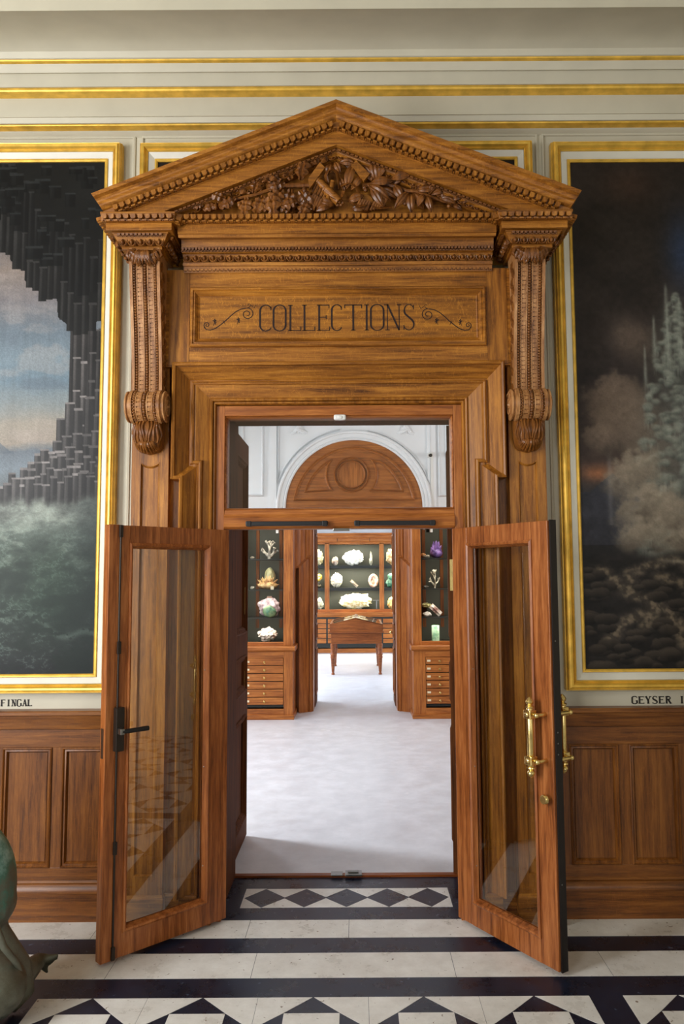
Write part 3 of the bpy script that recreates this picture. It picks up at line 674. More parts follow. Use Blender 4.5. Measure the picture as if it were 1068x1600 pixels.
# ================================================================== THE OAK DOORCASE
AX = -.092
dc = thing('carved_doorcase', 'tall carved oak doorcase with pediment and scrolled brackets around the open glass doors', 'doorcase', (AX, 0, 0))
YB = .045; YP = -.034                                      # its back against the wall
def clip_obj(o, planes):
    bm = bmesh.new(); bm.from_mesh(o.data)
    for co, no in planes:
        r = bmesh.ops.bisect_plane(bm, geom=bm.verts[:] + bm.edges[:] + bm.faces[:], plane_co=co, plane_no=no, clear_outer=True)
        ed = [e for e in r['geom_cut'] if isinstance(e, bmesh.types.BMEdge)]
        if ed: bmesh.ops.holes_fill(bm, edges=ed)
    bmesh.ops.recalc_face_normals(bm, faces=bm.faces); bm.to_mesh(o.data); bm.free()
    o.data.set_sharp_from_angle(angle=R_(20))
def mitred(mb, hi, top, name, smooth):
    """one architrave as a head board and two uprights, cut at the mitres so that the grain follows each piece"""
    o = mb.build(name + '_head', 'oak_h', dc, smooth=smooth)
    clip_obj(o, [((-hi, 0, top), (-.7071, 0, -.7071)), ((hi, 0, top), (.7071, 0, -.7071))])
    o = mb.build(name + '_upright', 'oak_v', dc, smooth=smooth); clip_obj(o, [((-hi, 0, top), (.7071, 0, .7071)), ((0, 0, 0), (1, 0, 0))])
    o = mb.build(name + '_upright', 'oak_v', dc, smooth=smooth); clip_obj(o, [((hi, 0, top), (-.7071, 0, .7071)), ((0, 0, 0), (-1, 0, 0))])
# architrave with ears
zE = zz(718, -.1, 290)
def eared(lo, hi, top, z0=.16): return [(-lo, z0), (-lo, zE), (-hi, zE), (-hi, top), (hi, top), (hi, zE), (lo, zE), (lo, z0)]
zb1 = zz(599, -.1)
mitred(MB().sweep(eared(.744, .79, zb1), [(0, YB), (0, -.07), (.004, -.082), (.012, -.086), (.02, -.082), (.024, -.066), (.03, -.066), (.036, -.074), (.05, -.085), (.092, -.128), (.094, -.144), (.104, -.15), (.112, -.144), (.112, YB)]), .79, zb1, 'outer_architrave', 25)
zb2 = zz(624, -.05)
mitred(MB().sweep([(-.706, .16), (-.706, zb2), (.706, zb2), (.706, .16)], [(0, YB), (0, -.04), (.006, -.044), (.078, -.074), (.09, -.074), (.09, YB)]), .706, zb2, 'inner_architrave', 25)
zb3 = zz(632, -.02)
MB().sweep([(-.68, .16), (-.68, zb3), (.68, zb3), (.68, .16)], [(0, YB), (0, -.03), (.005, -.04), (.011, -.04), (.014, -.032), (.018, -.052), (.026, -.056), (.032, -.05), (.032, YB)]).build('architrave_bead', 'oak_v', dc, smooth=30)
# boards beside the ears and the frieze
for sg in (-1, 1): MB().box(*sorted((sg * .925, sg * .84)), -.045, YB, .16, 3.0).build('side_board', 'oak_v', dc)
zf0, zf1 = zz(566, -.13), zz(426, -.13)
fz = MB().box(-1.0, 1.0, -.128, YB, zf0 - .02, zf1 + .02).build('frieze_board', 'oak_h', dc)
for sg in (-1, 1): MB().box(*sorted((sg * .925, sg * .815)), -.131, -.12, zf0 - .01, zf1 + .02).build('frieze_stile', 'oak_v', fz)
# name panel
pz0, pz1 = zz(540, -.15), zz(448, -.15)
pxo = .806; pn = MB().sweep(rect(-pxo, pxo, pz0, pz1), [(0, -.12), (0, -.15), (.006, -.156), (.014, -.156), (.018, -.148), (.024, -.15), (.04, -.13), (.044, -.134), (.05, -.13), (.052, -.12)], True).build('panel_moulding', 'oak_h', dc, smooth=25)
nb = MB().box(-pxo + .04, pxo - .04, -.13, -.12, pz0 + .03, pz1 - .03).build('name_panel', 'oak_fleck', dc)
lt = MB(); yl = -.1315
lz0 = zz(516.5, yl); lh = zz(476, yl) - lz0
L0 = xx(406, 497, yl) - AX; L1 = xx(650, 497, yl) - AX
# letter boxes measured on the panel, in photograph pixels
for ch, a, b in (('C', 406, 424), ('O', 427, 446), ('L', 451, 470), ('L', 473, 492), ('E', 496, 515), ('C', 518, 534), ('T', 538, 565), ('I', 567, 578), ('O', 579, 599), ('N', 602, 626), ('S', 629, 648)):
    xa, xb = xx(a, 497, yl) - AX, xx(b, 497, yl) - AX
    glyph(lt, ch, xa, lz0, xb - xa, lh, .0098, .0046, .0125, yl)
def spiral(cx, cz, r, a0, turns, sgn, n=34): return [(cx + r * (1 - .86 * i / n) * math.cos(R_(a0 + sgn * 360 * turns * i / n)), cz + r * (1 - .86 * i / n) * math.sin(R_(a0 + sgn * 360 * turns * i / n))) for i in range(n + 1)]
def scroll(px0, sg):
    """flourish: small curl low outside, long rising line, big curl by the letters"""
    q = lambda a, b: (xx(px0 + sg * a, b, yl) - AX, zz(b, yl, px0))
    def pxs(pts, wd):
        stroke(lt, [q(a, b) for a, b in pts], wd, yl)
    lo = [(0 + 5 * (1 - .86 * i / 26) * math.cos(R_(130 + 500 * i / 26)) + 23, 508 - 5 * (1 - .86 * i / 26) * math.sin(R_(-(130 + 500 * i / 26)))) for i in range(27)][::-1]
    body = [(18.4, 511), (22, 515), (28, 516), (36, 513.5), (44, 508), (52, 501.5), (60, 494), (68, 487.5), (76, 483.5), (84, 482)]
    hi = [(86 + 10 * (1 - .8 * i / 34) * math.cos(R_(85 - 560 * i / 34)), 491 - 9.5 * (1 - .8 * i / 34) * math.sin(R_(85 - 560 * i / 34))) for i in range(35)]
    pxs(lo, .004); pxs(body, .0045); pxs(hi, .0042)
    pxs([(85, 482), (90, 480), (91, 476.5), (89, 475), (87, 477)], .0025); pxs([(92, 478), (95, 480), (97, 482), (99, 477)], .0025)
    for cx, cy in ((35, 503), (72, 501)):
        for a in (-60, -10, 40, 90, 150): pxs([(cx, cy), (cx + 3 * math.cos(R_(a)), cy - 4.5 * math.sin(R_(a)))], [.002, .006])
        pxs([(cx - 2, cy + 6), (cx, cy)], .002)
    pxs([(49, 504), (48, 500.5)], [.003, .001]); pxs([(50, 504), (52, 508)], [.003, .001])
scroll(300, 1); scroll(754, -1)
lt.build('engraved_lettering', 'engraved_line', dc)['label'] = 'dark engraved word COLLECTIONS between two scroll flourishes'

# entablature between the brackets, from the frieze up to the pediment
HB = .845
q = lambda y, py: (y, zz(py, y))
ent = [(YP, zf1), q(-.128, 425), q(-.142, 425), q(-.15, 415), q(-.165, 414), q(-.168, 409), q(-.155, 408), q(-.175, 396), q(-.195, 393), q(-.2, 388), q(-.205, 386), q(-.215, 373), q(-.28, 370), q(-.29, 365), q(-.3, 364), q(-.3, 349), q(-.305, 348), q(-.325, 337), q(-.33, 335), (-.33, zz(334, -.33)), (YP, zz(334, -.33))]
en = MB().run(ent, -HB, HB).build('entablature', 'oak_h', dc, smooth=20)
m = MB(); strip(m, (-HB, -.306, zz(348.5, -.306)), (HB, -.306, zz(348.5, -.306)), zz(336, -.32) - zz(348.5, -.306), 'leaf', (0, -1, .0), .036, .014)
m.build('leaf_band', 'oak_v', en, smooth=30)
m = MB(); strip(m, (-HB, -.16, zz(408, -.16)), (HB, -.16, zz(408, -.16)), zz(394.5, -.18) - zz(408, -.16), 'egg', (0, -1, -.3), .047, .014)
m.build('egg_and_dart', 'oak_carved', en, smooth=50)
m = MB(); strip(m, (-HB, -.196, zz(392, -.2)), (HB, -.196, zz(392, -.2)), zz(387, -.2) - zz(393, -.2), 'leaf', (0, -1, -.2), .018, .008)
strip(m, (-HB, -.14, zz(424, -.14)), (HB, -.14, zz(424, -.14)), zz(416, -.15) - zz(424, -.14), 'acanthus', (0, -1, -.2), .022, .009)
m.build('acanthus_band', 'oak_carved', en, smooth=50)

# blocks over the brackets
zs = zz(343, -.37); ztb = zz(329, -.37)
def block(sg):
    x0, x1 = sorted((sg * .842, sg * 1.232))
    m = MB(); b = lambda dx, yf, za, zb, DX=None, YF=None: m.frustum(x0 + dx, x1 - dx, yf, YP, za, x0 + (dx if DX is None else DX), x1 - (dx if DX is None else DX), yf if YF is None else YF, YP, zb)
    b(.008, -.362, zs, ztb - .012, .0, -.374); b(0, -.376, ztb - .012, ztb)
    z2 = zz(357.5, -.35); b(.022, -.35, z2, zs); z3 = zz(362, -.33)
    b(.046, -.326, z3, z2); z4 = zz(382, -.29); b(.08, -.29, z4, z3, .05, -.322); z5 = zz(388.5, -.285); b(.088, -.284, z5, z4)
    o = m.build('bracket_block', 'oak_h', dc, bevel=.0025)
    r = MB()
    strip(r, (x0 + .008, -.362, zs), (x1 - .008, -.362, zs), ztb - .016 - zs, 'leaf', (0, -1, -.25), .036, .012)
    strip(r, (x0 + .008, YP, zs), (x0 + .008, -.36, zs), ztb - .016 - zs, 'leaf', (-1, 0, -.25), .036, .012); strip(r, (x1 - .008, -.36, zs), (x1 - .008, YP, zs), ztb - .016 - zs, 'leaf', (1, 0, -.25), .036, .012)
    r.build('leaf_band', 'oak_v', o, smooth=30)
    r = MB(); hh = (z3 - z4)
    for A, B, w in (((x0 + .075, -.29, z4), (x1 - .075, -.29, z4), (0, -1, -.6)), ((x0 + .075, YP, z4), (x0 + .075, -.29, z4), (-1, 0, -.6)), ((x1 - .075, -.29, z4), (x1 - .075, YP, z4), (1, 0, -.6))):
        strip(r, A, B, hh * .8, 'egg', w, .047, .014)
        A2 = Vector(A) + Vector(w) * .0 + Vector((0, 0, hh * .68)) + Vector((w[0], w[1], 0)) * .03; B2 = Vector(B) + Vector((0, 0, hh * .68)) + Vector((w[0], w[1], 0)) * .03
        strip(r, A2, B2, hh * .3, 'leaf', (w[0], w[1], -.2), .022, .008)
    r.build('egg_and_dart', 'oak_carved', o, smooth=50)
for sg in (-1, 1): block(sg)

# pediment
YT = -.41; PX, PZ0, PZ1 = 1.27, zz(302, YT, 150), zz(155, YT)
sl = math.atan2(PZ1 - PZ0, PX); dirv = Vector((math.cos(sl), math.sin(sl)))
path = [(-PX - .3 * dirv.x, PZ0 - .3 * dirv.y), (0, PZ1), (PX + .3 * dirv.x, PZ0 - .3 * dirv.y)]
cs = math.cos(sl); off = lambda py, y: (PZ1 - zz(py, y)) * cs
o1, o2, o3, o4 = off(161, -.41), off(186, -.375), off(202, -.36), off(226, -.34)
o5, o6, o7 = off(237, -.3), off(248, -.27), off(253, -.24)
prof = [(0, YP), (0, YT), (o1, YT), (o1 + .003, YT + .008)]
for k in range(1, 8):
    u = k / 8; prof.append((o1 + (o2 - o1) * u, -.402 + .038 * u + .009 * math.sin(2 * PI * u)))
prof += [(o2, -.362), (o2 + .002, -.356), (o3, -.346), (o3 + .003, -.34), (o4, -.34), (o4 + .001, -.302), (o5, -.292), (o6, -.255), (o7, -.24), (o7, YP)]
rk = MB().sweep(path, prof, False, side=-1)
ro = rk.build('raking_cornice', 'oak_h', dc, smooth=20)
dx_ = .055; dzz = PZ0 - ztb; pn_ = [((0, 0, ztb + .0005), (0, 0, -1))]
for sg in (-1, 1): pn_.append(((sg * PX, 0, PZ0), Vector((sg * dzz, 0, -dx_)).normalized()))
clip_obj(ro, pn_)
m = MB()
for sg in (-1, 1):
    def pt(o, s, y): # s from the apex down the slope
        return Vector((sg * (-o * math.sin(sl) * -1 * 0 + s * dirv.x), y, PZ1 - s * dirv.y)) + Vector((-sg * o * math.sin(sl), 0, -o * math.cos(sl)))
    oa, ob = o2 + .004, o3 - .001
    sA = ob * math.tan(sl) + .004; sB = 1.27 / dirv.x - .07
    A, B = pt(ob, sA, -.347), pt(ob, sB, -.347)
    if sg > 0: strip(m, A, B, ob - oa, 'leaf', (0, -1, 0), .036, .014)
    else: strip(m, B, A, ob - oa, 'leaf', (0, -1, 0), .036, .014)
lb = m.build('leaf_band', 'oak_v', ro, smooth=30); clip_obj(lb, [((0, 0, ztb + .001), (0, 0, -1))])
m = MB(); m2 = MB()
for sg in (-1, 1):
    sB = 1.27 / dirv.x - .36
    for M_, oa, ob, yy, kind, pit, dd, w in ((m, o4 + .004, o5 + .002, -.306, 'leaf', .024, .012, (0, -1, -.2)), (m2, o5 + .001, o7 - .004, -.268, 'egg', .047, .016, (0, -1, -.3))):
        A, B = pt(ob, ob * math.tan(sl), yy), pt(ob, sB, yy)
        if sg < 0: A, B = pt(ob, sB, yy), pt(ob, ob * math.tan(sl), yy)
        strip(M_, A, B, ob - oa, kind, w, pit, dd)
o_ = m.build('small_leaf_band', 'oak_carved', ro, smooth=30); clip_obj(o_, [((0, 0, zz(334, -.3)), (0, 0, -1))])
o_ = m2.build('egg_and_dart', 'oak_carved', ro, smooth=50); clip_obj(o_, [((0, 0, zz(334, -.3)), (0, 0, -1))])
# tympanum board
YTY = -.225; zt0 = zz(334, YTY) - .03
ty = MB().prism([(-1.05, zt0), (1.05, zt0), (1.05, zt0 + .03), (0, PZ1 - o6 / cs), (-1.05, zt0 + .03)], YTY, YP).build('tympanum', 'oak_h', dc)

# carving in the tympanum; positions measured in photograph pixels at the carving's own depth
YC = -.25
def c(px, py): return xx(px, py, YC) - AX, zz(py, YC, px)
mo, ml, mt, mr_, ma = MB(), MB(), MB(), MB(), MB()
rnd = random.Random(3)
def lf(M_, px, py, ang, L, Wd, kind, tilt=None):
    x, z = c(px, py); oak = kind == 'oak'; leaf(M_, onwall(x, YC + (rnd.uniform(-.06, -.02) if kind == 'oak' else rnd.uniform(-.04, -.005)), z, ang, rnd.uniform(0, 12) if tilt is None else tilt, rnd.uniform(-18, 18)), L * (1.3 if oak else 1.02), Wd * (1.4 if oak else 1.05), kind, rnd.uniform(.08, .22) if oak else rnd.uniform(.15, .4), 22 if kind == 'oak' else 12)
def stem(M_, pts, r): M_.tube([(c(a, b)[0], YC - .02 + .01 * math.sin(i), c(a, b)[1]) for i, (a, b) in enumerate(pts)], r, 7)
stem(mo, [(488, 292), (470, 291), (445, 292), (428, 297), (412, 304), (398, 309), (378, 312), (350, 318), (318, 325)], [.012, .013, .012, .011, .01, .009, .008, .006, .004])
for a in ((470, 288, 80, .1, .075), (455, 285, 118, .105, .08), (440, 288, 150, .1, .075), (445, 287, 200, .08, .07), (478, 268, 60, .115, .08), (470, 262, 105, .1, .08), (482, 262, 40, .1, .07), (498, 262, 62, .1, .07), (492, 248, 95, .085, .065),
          (455, 298, 268, .11, .085), (468, 300, 305, .105, .08), (442, 300, 235, .09, .075), (425, 305, 275, .115, .075), (412, 308, 250, .09, .07), (402, 300, 120, .1, .07), (392, 304, 155, .09, .07), (398, 308, 75, .085, .065), (414, 292, 110, .085, .065), (425, 290, 145, .08, .06),
          (386, 312, 262, .08, .06), (378, 308, 130, .085, .06), (370, 315, 210, .08, .055), (364, 312, 95, .07, .055), (355, 318, 160, .075, .055), (347, 322, 110, .06, .045), (340, 324, 200, .06, .045), (330, 325, 140, .055, .04), (320, 327, 190, .045, .035), (480, 318, 250, .07, .06), (465, 322, 200, .07, .055), (430, 322, 330, .07, .05), (400, 322, 330, .06, .05)):
    lf(mo, *a, 'oak')
for px_, py_ in ((408, 300), (476, 302), (437, 310), (375, 324), (383, 302), (350, 328), (362, 326), (338, 328), (309, 328), (420, 318), (392, 322), (366, 303), (455, 318), (326, 322), (312, 322)):
    x, z = c(px_, py_); a_ = MB().ell((x, YC - .03, z), .012, .013, .016, 8, 6).build('acorn', 'oak_carved', ty, smooth=60); MB().ell((x, YC - .028, z + .009), .0135, .014, .008, 8, 5).build('acorn_cup', 'oak_carved', a_, smooth=60)
stem(ml, [(566, 293), (585, 290), (603, 289), (618, 294), (634, 302), (648, 303), (668, 309), (690, 316), (715, 321), (738, 327)], [.012, .012, .012, .011, .01, .009, .008, .008, .006, .004])
for a in ((588, 290, 100, .14, .05), (586, 288, 128, .135, .05), (586, 286, 60, .14, .05), (590, 284, 85, .13, .045), (574, 292, 322, .15, .052), (578, 296, 300, .13, .045), (578, 290, 5, .13, .042), (590, 296, 335, .12, .042), (560, 266, 150, .12, .05), (572, 262, 128, .11, .05), (556, 262, 170, .09, .045),
          (612, 290, 35, .12, .045), (612, 288, 62, .12, .045), (614, 292, 300, .1, .045), (610, 286, 10, .12, .042), (620, 282, 50, .09, .04), (640, 302, 272, .12, .045), (638, 302, 232, .12, .042), (644, 302, 300, .11, .042), (646, 300, 30, .12, .042), (642, 298, 62, .11, .04), (650, 302, 5, .1, .04),
          (664, 308, 285, .1, .038), (668, 308, 60, .1, .04), (672, 308, 20, .1, .038), (662, 308, 240, .08, .036), (682, 313, 40, .09, .036), (686, 314, 340, .09, .034), (690, 316, 75, .07, .032), (702, 318, 20, .085, .034), (704, 320, 330, .07, .03), (718, 322, 30, .07, .03), (728, 325, 10, .06, .026), (532, 276, 115, .07, .04), (541, 300, 75, .14, .05), (538, 302, 110, .1, .045), (548, 300, 50, .1, .04), (543, 318, 20, .09, .045), (525, 322, 170, .09, .05), (516, 325, 200, .08, .045), (548, 326, 350, .07, .04), (512, 278, 75, .06, .04), (603, 323, 170, .05, .03)):
    lf(ml, *a, 'laurel')
for px_, py_ in ((580, 283), (620, 305), (623, 312), (645, 283), (650, 290), (660, 298), (675, 298), (692, 305), (712, 312), (632, 322), (571, 301), (569, 297), (700, 326), (728, 318), (757, 322), (622, 308)):
    x, z = c(px_, py_); MB().ell((x, YC - .025, z), .012, .012, .012, 8, 6).build('laurel_berry', 'oak_carved', ty, smooth=60)
# drafting boards, rolled paper and the ribbon in the middle
for pts, y_ in ((((484, 303), (482, 287), (500, 262), (508, 270)), -.305), (((548, 267), (556, 258), (577, 279), (568, 290)), -.3)):
    P4 = [c(*p) for p in pts]; MB().prism(P4, y_, y_ + .022).build('carved_drafting_board', 'oak_h', ty)
def roll(a, b, r):
    mt = MB(); (xa, za), (xb, zb) = c(*a), c(*b); mt.tube([(xa, YC - .03, za), (xb, YC - .045, zb)], r, 10)
    mt.tube([(xa, YC - .03, za), (xa + (xb - xa) * .08, YC - .031, za + (zb - za) * .08)], r * 1.15, 10)
    mt.build('carved_paper_roll', 'oak_h', ty, smooth=40)
roll((497, 287), (522, 313), .02); roll((508, 300), (530, 322), .024); roll((520, 288), (512, 318), .012)
for a, b in (((491, 297), (507, 310)), ((488, 314), (500, 322)), ((560, 322), (575, 326)), ((582, 326), (600, 322)), ((435, 328), (448, 326))):
    mt = MB(); (xa, za), (xb, zb) = c(*a), c(*b)
    for k in range(5):
        u = k / 4; mt.tube([(xa + (xb - xa) * u - .012, YC - .02, za + (zb - za) * u - .02), (xa + (xb - xa) * u + .012, YC - .035, za + (zb - za) * u + .022)], .0075, 6)
    mt.build('carved_ribbed_band', 'oak_carved', ty, smooth=40)
def ribbon(pts, w):
    mr_ = MB(); vs = []; n = len(pts)
    for i, (a, b, dy) in enumerate(pts):
        x, z = c(a, b); p = Vector((x, YC - .02 - dy, z)); a0 = pts[max(0, i - 1)]; b0 = pts[min(n - 1, i + 1)]
        d = Vector((b0[0] - a0[0], 0, -(b0[1] - a0[1]))).normalized(); nn = Vector((-d.z, .6, d.x)).normalized()
        vs += [p + nn * w / 2, p - nn * w / 2]
    fs = [(2 * i, 2 * i + 1, 2 * i + 3, 2 * i + 2) for i in range(n - 1)]
    k = len(vs); vs2 = vs + [v + Vector((0, .006, 0)) for v in vs]
    mr_.add(vs2, fs + [tuple(j + k for j in f[::-1]) for f in fs] + [(2 * i, 2 * i + 2, 2 * i + 2 + k, 2 * i + k) for i in range(n - 1)] + [(2 * i + 1, 2 * i + 1 + k, 2 * i + 3 + k, 2 * i + 3) for i in range(n - 1)])
    mr_.build('carved_ribbon', 'oak_carved', ty, smooth=60)
ribbon([(511, 290, 0), (509, 280, .02), (513, 273, .03), (520, 272, .035), (526, 277, .03), (529, 287, .02), (531, 300, .01)], .022)
ribbon([(532, 296, .02), (545, 292, .03), (556, 296, .02), (560, 305, .01), (556, 316, .01)], .024)
ribbon([(516, 312, .03), (524, 318, .04), (533, 314, .03), (536, 304, .02)], .024)
ribbon([(440, 322, .0), (452, 327, .01), (464, 320, .015), (476, 327, .01), (492, 330, .0)], .02)
ribbon([(545, 318, .01), (560, 328, .02), (577, 322, .01), (592, 329, .01), (612, 326, 0)], .022)
x, z = c(570, 318); mt = MB(); mt.tube([(x, YC + .02, z), (x, YC - .01, z)], .045, 18); mt.build('carved_disc', 'oak_h', ty, smooth=40)
x, z = c(530, 322)
for k in range(6): ma.ell((x + .018 * math.cos(k * 1.05), YC - .035, z + .014 * math.sin(k * 1.05)), .011, .01, .01, 8, 6)
ma.ell((x, YC - .045, z), .009, .008, .009, 8, 6)
ma.build('carved_flower', 'oak_carved', ty, smooth=60)
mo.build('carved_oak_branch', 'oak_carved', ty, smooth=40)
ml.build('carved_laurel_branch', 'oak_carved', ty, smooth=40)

# pilasters with their recessed panels and plinths
def pilaster(sg):
    x0, x1 = sorted((sg * .924, sg * 1.124)); xc = (x0 + x1) / 2
    zt_ = zz(455, -.1, 230); a, b = xc - .054, xc + .054; zp0, zp1 = .26, zz(722, -.1, 230)
    m = MB().box(x0, a, -.1, YB, .16, zt_).box(b, x1, -.1, YB, .16, zt_).box(a, b, -.1, YB, .16, zp0)
    ar = [(a + (b - a) * i / 10, zp1 - .022 * math.sin(PI * i / 10)) for i in range(11)]
    m.prism(ar + [(b, zt_), (a, zt_)], -.1, YB)
    o = m.build('pilaster', 'oak_v', dc)
    MB().box(a - .01, b + .01, -.088, YB - .01, zp0 - .02, zp1 + .02).build('recessed_panel', 'oak_v', o)
    pth = [(a, zp0), (b, zp0), (b, zp1)] + [(p[0], p[1]) for p in ar[1:-1][::-1]] + [(a, zp1)]
    MB().sweep(pth, [(0, -.09), (0, -.101), (.005, -.102), (.012, -.09)], True).build('panel_bead', 'oak_v', o, smooth=30)
    pm = MB().box(x0 - .008, x1 + .008, -.118, YB, 0, .155); pm.frustum(x0 - .008, x1 + .008, -.118, YB, .155, x0, x1, -.102, YB, .17)
    for a_, b_, y_ in ((.84, .925, -.07), (.745, .84, -.1), (.68, .745, -.06)):
        q0, q1 = sorted((sg * a_, sg * b_)); pm.box(q0, q1, y_, YB, 0, .165)
    pm.build('plinth', 'oak_h', dc, bevel=.003)
for sg in (-1, 1): pilaster(sg)

# scrolled brackets
def bracket(sg):
    xc = sg * 1.024
    root = bpy.data.objects.new('scroll_bracket', None); COL.objects.link(root); root.parent = dc; root.location = (xc, 0, 0)
    hw = .081; yb = -.1
    zT, zV, zV0 = zz(389, -.27, 230), zz(612, -.2, 230), zz(656, -.2, 230)
    rv = (zV - zV0) / 2 * 1.02; cvy, cvz = -.165, (zV + zV0) / 2
    N = 26; curve = []
    for i in range(N + 1):
        u = i / N; zc_ = zT - (zT - zV) * u
        y = -.272 + .092 * (3 * u * u - 2 * u ** 3) * 1.0 + .008 * math.sin(PI * u)
        curve.append((y, zc_))
    curve += [(cvy - rv * math.cos(a) , cvz + rv * math.sin(a)) for a in np.linspace(1.1, -1.5, 12)]
    side = curve + [(yb, curve[-1][1]), (yb, zT)]
    MB().prism(side, -hw, hw, None, 'yz').build('bracket_body', 'bracket_oak', root, smooth=25)
    def along(dd=0, n=None):
        out = []
        for i, (y, z) in enumerate(curve):
            a = Vector(curve[max(0, i - 1)]); b = Vector(curve[min(len(curve) - 1, i + 1)]); t = (b - a).normalized(); nn = Vector((t.y, -t.x))
            if nn.x > 0: nn = -nn
            out.append((Vector((y, z)) + nn * dd, t, nn))
        return out
    A = along()
    def rib(m, xa, xb, h):
        k = len(A); vs = []
        for p, t_, nn in A:
            q = p + nn * h
            vs += [(xa, p.x, p.y), (xa, q.x, q.y), (xb, q.x, q.y), (xb, p.x, p.y)]
        fs = [(i * 4 + j, i * 4 + j + 1, i * 4 + 5 + j, i * 4 + 4 + j) for i in range(k - 1) for j in range(3)] + [(0, 1, 2, 3), (4 * k - 1, 4 * k - 2, 4 * k - 3, 4 * k - 4)]
        m.add(vs, fs)
    m = MB(); rib(m, -hw, -hw + .016, .014); rib(m, hw - .016, hw, .014); rib(m, -.012 - .006, -.012, .008); rib(m, .012, .018, .008); rib(m, -.046, -.041, .007); rib(m, .041, .046, .007)
    m.build('raised_fillet', 'bracket_oak', root, smooth=30)
    # equal steps along the curve
    cpt = [Vector((p.x, p.y)) for p, _, _ in A]; cum = [0]
    for a, b in zip(cpt[:-1], cpt[1:]): cum.append(cum[-1] + (b - a).length)
    def at_s(s):
        for i in range(len(cum) - 1):
            if cum[i + 1] >= s:
                u = (s - cum[i]) / (cum[i + 1] - cum[i]); return cpt[i].lerp(cpt[i + 1], u), (cpt[i + 1] - cpt[i]).normalized(), A[i][2]
        return cpt[-1], A[-1][1], A[-1][2]
    for x, r in ((-.0555, .0072), (0, .0078), (.0555, .0072)):
        m = MB(); s = .06
        while s < cum[-1]:
            p, t_, nn = at_s(s); q = p + nn * .006
            m.ell((x, q.x, q.y), r * 1.25, r, r, 6, 4); s += .0145
        m.build('beading', 'oak_carved', root, smooth=60)
    m = MB(); s = .065
    while s < cum[-1] - .01:
        p, t_, nn = at_s(s + .0115); M_ = frame3(Vector((0, p.x, p.y)), Vector((1, 0, 0)), Vector((0, t_.x, t_.y)), Vector((0, nn.x, nn.y)))
        for sx in (-1, 1): m.box(sx * .0295 - .0105, sx * .0295 + .0105, -.009, .009, -.002, .006, M_)
        s += .0235
    m.build('fluting', 'bracket_oak', root)
    # volute: wider roll with spiral ends
    m = MB(); vh = .105; n = 24
    m.prism([(cvy + rv * math.cos(2 * PI * i / n), cvz + rv * math.sin(2 * PI * i / n)) for i in range(n)], -vh, vh, None, 'yz')
    for sx in (-1, 1):
        sp = [(sx * (vh + .002), cvy + rv * .92 * (1 - .9 * i / 40) * math.cos(i * .33), cvz + rv * .92 * (1 - .9 * i / 40) * math.sin(i * .33)) for i in range(41)]
        m.tube(sp, [.007 * (1 - .6 * i / 40) for i in range(41)], 6)
        m.ell((sx * (vh + .003), cvy, cvz), .008, .01, .01)
        for xx_ in (vh - .006, vh - .026, vh - .052):
            m.tube([(sx * xx_, cvy + (rv + .002) * math.cos(a), cvz + (rv + .002) * math.sin(a)) for a in np.linspace(0, 2 * PI, 25)], .006, 6, False)
    m.build('volute', 'bracket_oak', root, smooth=35)
    for sx in (-1, 0, 1):
        m = MB()
        for a in np.linspace(2.2, 5.1, 13): m.ell((sx * .067, cvy + (rv + .006) * math.cos(a), cvz + (rv + .006) * math.sin(a)), .009, .0075, .0075, 6, 4)
        m.build('volute_beading', 'oak_carved', root, smooth=60)
    # acanthus cap
    m = MB(); zc_ = zz(391, -.28, 230)
    for dx, ang, L in ((-.07, 238, .07), (.07, 302, .07), (-.05, 250, .085), (.05, 290, .085), (-.03, 262, .09), (.03, 278, .09)):
        leaf(m, onwall(dx * .55, -.278, zc_ - .002, ang, 16, dx * 200), L, .05, 'acanthus', .45, 10)
    for dx in (-.02, -.01, 0, .01, .02): leaf(m, onwall(dx * .8, -.285, zc_, 270 + dx * 700, 28), .09, .026, 'laurel', .55, 10)
    for sx in (-1, 1): m.tube([(sx * .05, -.28, zc_), (sx * .082, -.282, zc_ - .008), (sx * .09, -.28, zc_ - .03), (sx * .078, -.282, zc_ - .045)], [.012, .014, .012, .006], 7)
    m.build('acanthus_cap', 'oak_carved', root, smooth=45)
    # hanging acanthus leaf under the volute
    m = MB(); zA, zB_ = cvz - rv + .004, zz(709, -.15, 230); H_ = zA - zB_
    k = 14; body = []
    for i in range(k + 1):
        u = i / k; wv = .08 * (1 - .28 * u ** 3) * math.sqrt(max(0, 1 - max(0, (u - .8) / .2) ** 2)) + .002; dv = -.1 - (.085 + .03 * math.sin(PI * u)) * (1 - .45 * u * u) * math.sqrt(max(0, 1 - max(0, (u - .85) / .15) ** 2)); body.append((u, wv, dv))
    vs = []; nn_ = 10
    for u, wv, dv in body:
        for j in range(nn_ + 1):
            a = PI * j / nn_; vs.append((wv * math.cos(a) * 1.0, -.09 + (dv + .09) * (.15 + .85 * math.sin(a) ** .5), zA - H_ * u))
    m.add(vs, [(i * (nn_ + 1) + j, i * (nn_ + 1) + j + 1, (i + 1) * (nn_ + 1) + j + 1, (i + 1) * (nn_ + 1) + j) for i in range(k) for j in range(nn_)])
    def surf(x, u): # front depth
        j = min(k - 1, int(u * k)); f_ = u * k - j; wv = body[j][1] * (1 - f_) + body[j + 1][1] * f_; dv = body[j][2] * (1 - f_) + body[j + 1][2] * f_
        ca = max(-1, min(1, x / wv)); return -.09 + (dv + .09) * (.15 + .85 * math.sqrt(1 - ca * ca) ** .5)
